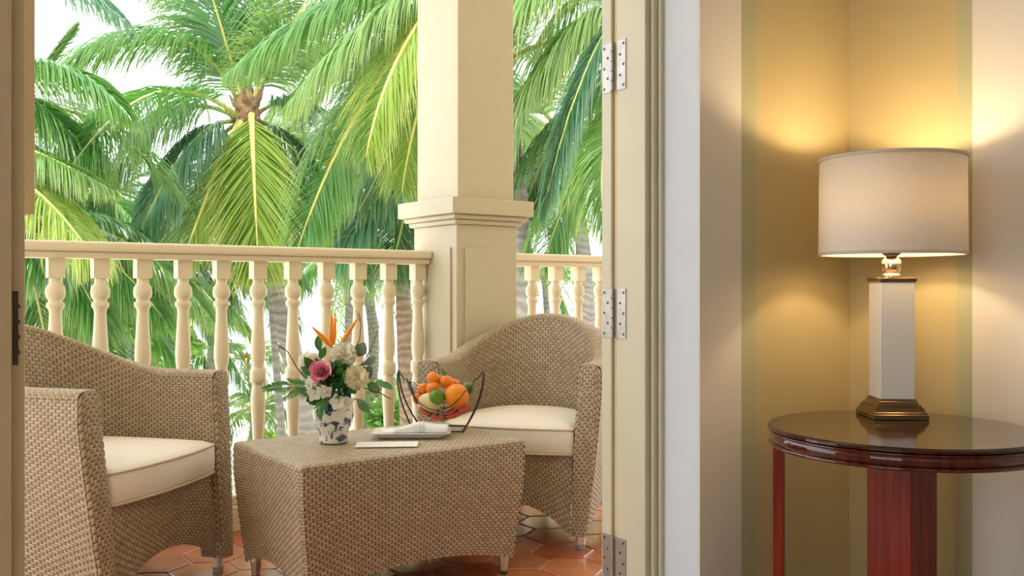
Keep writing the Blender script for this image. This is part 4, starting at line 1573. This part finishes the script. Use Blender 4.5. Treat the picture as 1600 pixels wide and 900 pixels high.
# the main palm in the middle left of the view
A = 14.0
fa = [
    fr((393, 178), (396, 270), (404, 420), 13.8, 12.8, 1.15, 'pl_yellow', 'rachis_y', droop=0.08, n=120, ang=(46, 17), start=0.04, w0=0.085, r0=0.05),
    fr((376, 190), (335, 270), (285, 410), 13.8, 13.0, 0.85, 'pl_yellow', 'rachis_y', droop=0.14, n=70, ang=(45, 18), start=0.10, r0=0.06),
    fr((372, 182), (235, 65), (95, 285), 13.8, 10.0, 1.05, 'pl_mid', 'rachis_y', droop=0.55, n=90),
    fr((370, 184), (250, 110), (150, 330), 14.0, 13.4, 1.25, 'pl_dark', 'rachis_g', droop=0.55, n=90),
    fr((376, 168), (300, -20), (88, 108), 14.0, 13.0, 1.05, 'pl_mid', 'rachis_g', droop=0.42, n=90),
    fr((380, 160), (352, 60), (318, -50), 14.0, 13.2, 1.15, 'pl_mid', 'rachis_y', droop=0.22, n=80, start=0.08),
    fr((384, 160), (350, 10), (215, -40), 14.2, 14.2, 1.15, 'pl_mid', 'rachis_y', droop=0.35, n=80),
    fr((389, 158), (395, 60), (425, -70), 14.2, 14.6, 1.15, 'pl_dark', 'rachis_g', droop=0.25, n=80),
    fr((394, 160), (420, 90), (490, -20), 14.0, 13.6, 1.05, 'pl_light', 'rachis_y', droop=0.35, n=80),
    fr((400, 180), (470, 120), (545, 230), 14.2, 14.0, 1.0, 'pl_dark', 'rachis_g', droop=0.5, n=80),
    fr((400, 190), (465, 195), (490, 330), 14.2, 14.0, 0.95, 'pl_dark', 'rachis_g', droop=0.5, n=70),
    fr((370, 190), (300, 180), (225, 350), 14.0, 13.0, 1.1, 'pl_blue', 'rachis_g', droop=0.55, n=80),
    fr((370, 194), (320, 215), (290, 360), 14.2, 14.4, 0.95, 'pl_mid', 'rachis_g', droop=0.5, n=70),
    fr((388, 190), (430, 250), (450, 400), 14.2, 14.2, 0.9, 'pl_dark', 'rachis_g', droop=0.4, n=70),
]
palm('coconut palm whose crown stands in the middle left of the view', PX(386, 172, A), (PX(528, 700, A).x, A + 0.3, GZ), 0.150, 'trunk_grey', fa, 0, bow=-0.06, crown_r=0.26)

# palm to the right whose fronds sweep in behind the column
B = 9.5
fb = [
    fr((745, -70), (560, -40), (362, 112), 9.8, 9.0, 0.80, 'pl_mid', 'rachis_g', droop=0.50, n=110, w0=0.035),
    fr((745, -70), (600, -10), (455, 160), 9.6, 8.8, 0.85, 'pl_light', 'rachis_y', droop=0.40, n=110, w0=0.035),
    fr((745, -70), (605, 60), (572, 245), 9.4, 8.4, 0.75, 'pl_yellow', 'rachis_y', droop=0.22, n=100, ang=(55, 18), w0=0.035),
    fr((745, -70), (540, 140), (462, 400), 9.8, 9.6, 0.85, 'pl_mid', 'rachis_y', droop=0.32, n=110, w0=0.04),
    fr((745, -70), (650, 130), (628, 300), 9.8, 9.6, 0.7, 'pl_yellow', 'rachis_y', droop=0.25, n=90, w0=0.035),
    fr((745, -70), (640, -120), (480, 20), 10.2, 10.4, 0.95, 'pl_mid', 'rachis_g', droop=0.50, n=100, w0=0.04),
    fr((745, -70), (700, 60), (560, 330), 10.4, 10.8, 0.95, 'pl_dark', 'rachis_g', droop=0.45, n=100, w0=0.04),
]
palm('coconut palm hidden by the column, sending pale fronds to the left', PX(745, -70, 9.9), (PX(735, 700, 10).x, 10, GZ), 0.15, 'trunk_grey', fb, 6, L=3.0, az=(-0.3, 2.8), el=(10, 80), w0=0.04)

# brown trunk palm left of the column
fc = [
    fr((622, 258), (590, 215), (520, 300), 12.0, 12.2, 0.6, 'pl_blue', droop=0.45, n=90, w0=0.04),
    fr((628, 262), (600, 300), (520, 400), 12.0, 11.4, 0.85, 'pl_blue', droop=0.4, n=90, w0=0.04),
    fr((640, 330), (590, 230), (500, 300), 11.6, 11.2, 0.8, 'pl_blue', droop=0.5, n=90, w0=0.04),
    fr((632, 262), (640, 330), (610, 420), 11.8, 11.4, 0.8, 'pl_dark', droop=0.4, n=80, w0=0.04),
    fr((618, 258), (560, 280), (545, 420), 12.2, 12.2, 0.85, 'pl_mid', droop=0.4, n=80, w0=0.04),
    fr((615, 262), (510, 330), (570, 440), 12.3, 12.2, 0.75, 'pl_light', droop=0.4, n=80, w0=0.04),
    fr((630, 250), (620, 150), (560, 60), 12.3, 12.4, 0.85, 'pl_dark', droop=0.4, n=80, w0=0.04),
    fr((630, 250), (600, 150), (510, 200), 12.4, 12.6, 0.85, 'pl_dark', droop=0.45, n=80, w0=0.04),
]
palm('coconut palm with a rough brown trunk just left of the column', PX(625, 255, 12.1), (PX(660, 700, 12.1).x, 12.1, GZ), 0.105, 'trunk_brown', fc, 5, L=2.6, az=(-0.4, 3.4), el=(0, 70), w0=0.04, bow=-0.05)

# left palm, crown outside the picture
fd = [
    fr((-120, -120), (60, -80), (185, 25), 9.0, 8.6, 0.70, 'pl_blue', droop=0.35, n=80, w0=0.03),
    fr((-60, 150), (80, 40), (200, 180), 10.6, 10.2, 0.8, 'pl_mid', 'rachis_y', droop=0.5, n=100),
    fr((-70, 170), (40, 100), (150, 260), 10.8, 10.6, 1.0, 'pl_mid', 'rachis_g', droop=0.5, n=90),
    fr((-60, 200), (60, 230), (175, 298), 10.4, 9.8, 0.55, 'pl_light', 'rachis_y', droop=0.5, n=100),
    fr((-60, 230), (70, 280), (150, 410), 10.2, 9.4, 0.80, 'pl_yellow', 'rachis_y', droop=0.4, n=90),
    fr((-60, 210), (40, 300), (70, 430), 10.4, 10.0, 0.85, 'pl_mid', 'rachis_g', droop=0.4, n=90),
    fr((20, 150), (70, 110), (118, 40), 11.0, 11.0, 0.3, 'pl_mid', 'rachis_g', droop=0.1, n=50, ang=(25, 10)),
    fr((-60, 200), (20, 180), (110, 330), 11.0, 11.0, 0.95, 'pl_dark', 'rachis_g', droop=0.5, n=90),
]
palm('coconut palm at the far left, its crown behind the door frame', PX(-75, 185, 10.8), (PX(-160, 700, 10.8).x, 11, GZ), 0.15, 'trunk_grey', fd, 4, L=3.2, az=(0.5, 3.6), el=(0, 60))

# low palm filling the lower left behind the balusters
fe = [
    fr((40, 360), (110, 390), (165, 520), 12.0, 11.2, 0.85, 'pl_mid', 'rachis_y', droop=0.30, n=90, ang=(55, 20)),
    fr((60, 340), (180, 390), (255, 500), 12.2, 11.6, 0.85, 'pl_mid', 'rachis_y', droop=0.45, n=90),
    fr((70, 340), (230, 360), (330, 500), 12.4, 12.2, 0.85, 'pl_light', 'rachis_g', droop=0.45, n=90),
    fr((30, 380), (60, 450), (75, 560), 12.0, 11.4, 0.9, 'pl_light', 'rachis_y', droop=0.2, n=80, ang=(50, 20)),
    fr((50, 380), (150, 470), (190, 600), 12.4, 12.4, 0.9, 'pl_dark', 'rachis_g', droop=0.4, n=80),
    fr((60, 360), (200, 440), (300, 600), 12.6, 12.8, 0.9, 'pl_mid', 'rachis_g', droop=0.4, n=80),
    fr((60, 350), (160, 300), (280, 420), 12.8, 13.0, 0.9, 'pl_mid', 'rachis_g', droop=0.5, n=80),
]
palm('lower coconut palm filling the view behind the left balusters', PX(45, 350, 12.3), (PX(0, 700, 12.3).x, 12.5, GZ), 0.15, 'trunk_grey', fe, 6, L=3.0, mats=('pl_mid', 'pl_dark', 'pl_light'), az=(-0.2, 3.0), el=(-40, 40))

# palm seen between column and door
ff = [
    fr((1000, -110), (860, -30), (690, 70), 9.6, 9.0, 1.1, 'pl_light', 'rachis_y', droop=0.38, n=120, w0=0.035),
    fr((1010, -20), (905, 60), (846, 345), 9.0, 8.2, 0.62, 'pl_blue', 'rachis_g', droop=0.35, n=100, ang=(22, 10), w0=0.035),
    fr((1010, 60), (860, 20), (770, 250), 9.6, 9.4, 0.85, 'pl_light', 'rachis_y', droop=0.45, n=100, w0=0.035),
    fr((1010, 80), (870, 140), (815, 340), 9.8, 10.0, 0.85, 'pl_dark', 'rachis_g', droop=0.45, n=100, w0=0.035),
    fr((1020, 120), (920, 170), (945, 360), 9.4, 9.0, 0.7, 'pl_light', 'rachis_y', droop=0.4, n=90, w0=0.035),
    fr((1020, 140), (890, 250), (850, 410), 9.8, 9.8, 0.8, 'pl_mid', 'rachis_g', droop=0.4, n=90, w0=0.035),
    fr((1010, 30), (920, -20), (850, 120), 9.5, 9.2, 0.9, 'pl_light', 'rachis_y', droop=0.5, n=100, w0=0.035),
]
palm('coconut palm seen between the column and the open door', PX(1015, 60, 9.6), (PX(1100, 700, 10).x, 10.2, GZ), 0.15, 'trunk_grey', ff, 4, L=2.8, az=(1.0, 3.4), el=(-30, 50), w0=0.04)

# more palms further away
far = [
    ('coconut palm far behind the main crown, to its left', (175, 300), 21, 3.4, 20, ('pl_mid', 'pl_dark', 'pl_blue'), (-45, 25)),
    ('coconut palm far behind the hanging yellow frond', (300, 330), 23, 3.4, 18, ('pl_mid', 'pl_dark'), (-45, 25)),
    ('coconut palm far behind, right of the main crown', (520, 250), 20, 3.4, 20, ('pl_mid', 'pl_dark', 'pl_light'), (-45, 50)),
    ('coconut palm far behind the column ledge', (640, 120), 19, 3.4, 20, ('pl_mid', 'pl_dark', 'pl_light'), (-45, 60)),
    ('coconut palm far behind the gap beside the open door', (880, 210), 18, 3.4, 22, ('pl_mid', 'pl_light', 'pl_dark'), (-50, 50)),
    ('coconut palm far behind at the left frame, low', (70, 330), 19, 3.2, 18, ('pl_mid', 'pl_dark', 'pl_light'), (-45, 25)),
    ('distant palm above the vase, behind the middle balusters', (560, 400), 26, 3.2, 16, ('pl_mid', 'pl_light'), (-45, 40)),
    ('distant palm low behind the left balusters', (235, 440), 20, 3.0, 16, ('pl_mid', 'pl_dark', 'pl_light'), (-45, 20)),
]
for lab, (x, y), d, L, n, mts, el in far:
    palm(lab, PX(x, y, d), (PX(x + random.uniform(-20, 30), 700, d).x, d + 0.3, GZ), 0.15, 'trunk_grey', (), n, L=L, mats=mts, el=el, nleaf=40, w0=0.065, leafL=0.95)
small = [
    ('small pale palm on the sand behind the middle balusters', (385, 560), 27, 1.9, 12),
    ('small pale palm on the sand left of the vase', (400, 640), 25, 1.8, 12),
    ('small pale palm on the sand right of the vase', (590, 610), 26, 1.8, 12),
    ('small palm showing low between column and door', (850, 430), 22, 1.8, 12),
]
for lab, (x, y), d, L, n in small:
    palm(lab, PX(x, y, d), (PX(x + 6, 700, d).x, d + 0.2, GZ), 0.08, 'trunk_grey', (), n, L=L, mats=('pl_hazy', 'pl_light'), el=(-35, 50), nleaf=30, w0=0.06, leafL=0.6, bow=0.1, crown_r=0.12)
# slim second trunk beside the main one
palm('slim coconut palm trunk just left of the thick grey trunk', PX(415, 330, 15), (PX(460, 700, 15).x, 15, GZ), 0.06, 'trunk_grey', (), 8, L=2.4, mats=('pl_mid', 'pl_dark'), el=(-40, 40), bow=-0.03, crown_r=0.12)


def shrub(label, c, r, n, mat):
    c = Vector(c)
    t = thing('shrub', label, 'shrub', (c.x, c.y, GZ), 0, 'shrubs on the sand')
    MB().tube([(0, 0, 0), (0.03, 0, c.z - GZ)], [0.05, 0.02], 8).build('stem', 'twig', t)
    m = MB()
    o = Vector((0, 0, c.z - GZ))
    for i in range(n):
        v = Vector(rng.normal(0, 1, 3))
        v.normalize()
        v = Vector((v.x * r, v.y * r, v.z * r * 0.7)) * random.uniform(0.55, 1.0)
        dr_ = (v.normalized() + Vector(rng.normal(0, 0.5, 3))).normalized()
        leaf_mesh(m, o + v, o + v + dr_ * 0.28, 0.14, Vector(rng.normal(0, 1, 3)), 0.1, 4)
    p = m.build('foliage', mat, t, True)
    p['kind'] = 'stuff'


M['shrub'] = plain('shrub_leaf', (0.22, 0.40, 0.08), 0.5, noise=0.35, scale=4)
M['shrub2'] = plain('shrub_leaf_bright', (0.36, 0.50, 0.10), 0.5, noise=0.35, scale=4)
for lab, x, y, d, r, mt in (('round green shrub low right of the vase', 612, 655, 24, 0.55, 'shrub'), ('yellow green shrub low behind the balusters left of the vase', 425, 712, 21, 0.6, 'shrub2'),
                            ('green shrub behind the left armchair', 240, 545, 18, 0.8, 'shrub'), ('green shrub behind the second left baluster', 120, 560, 16, 1.0, 'shrub'),
                            ('green shrub beside the brown trunk', 600, 640, 30, 0.9, 'shrub2')):
    shrub(lab, PX(x, y, d), r, 500, mt)
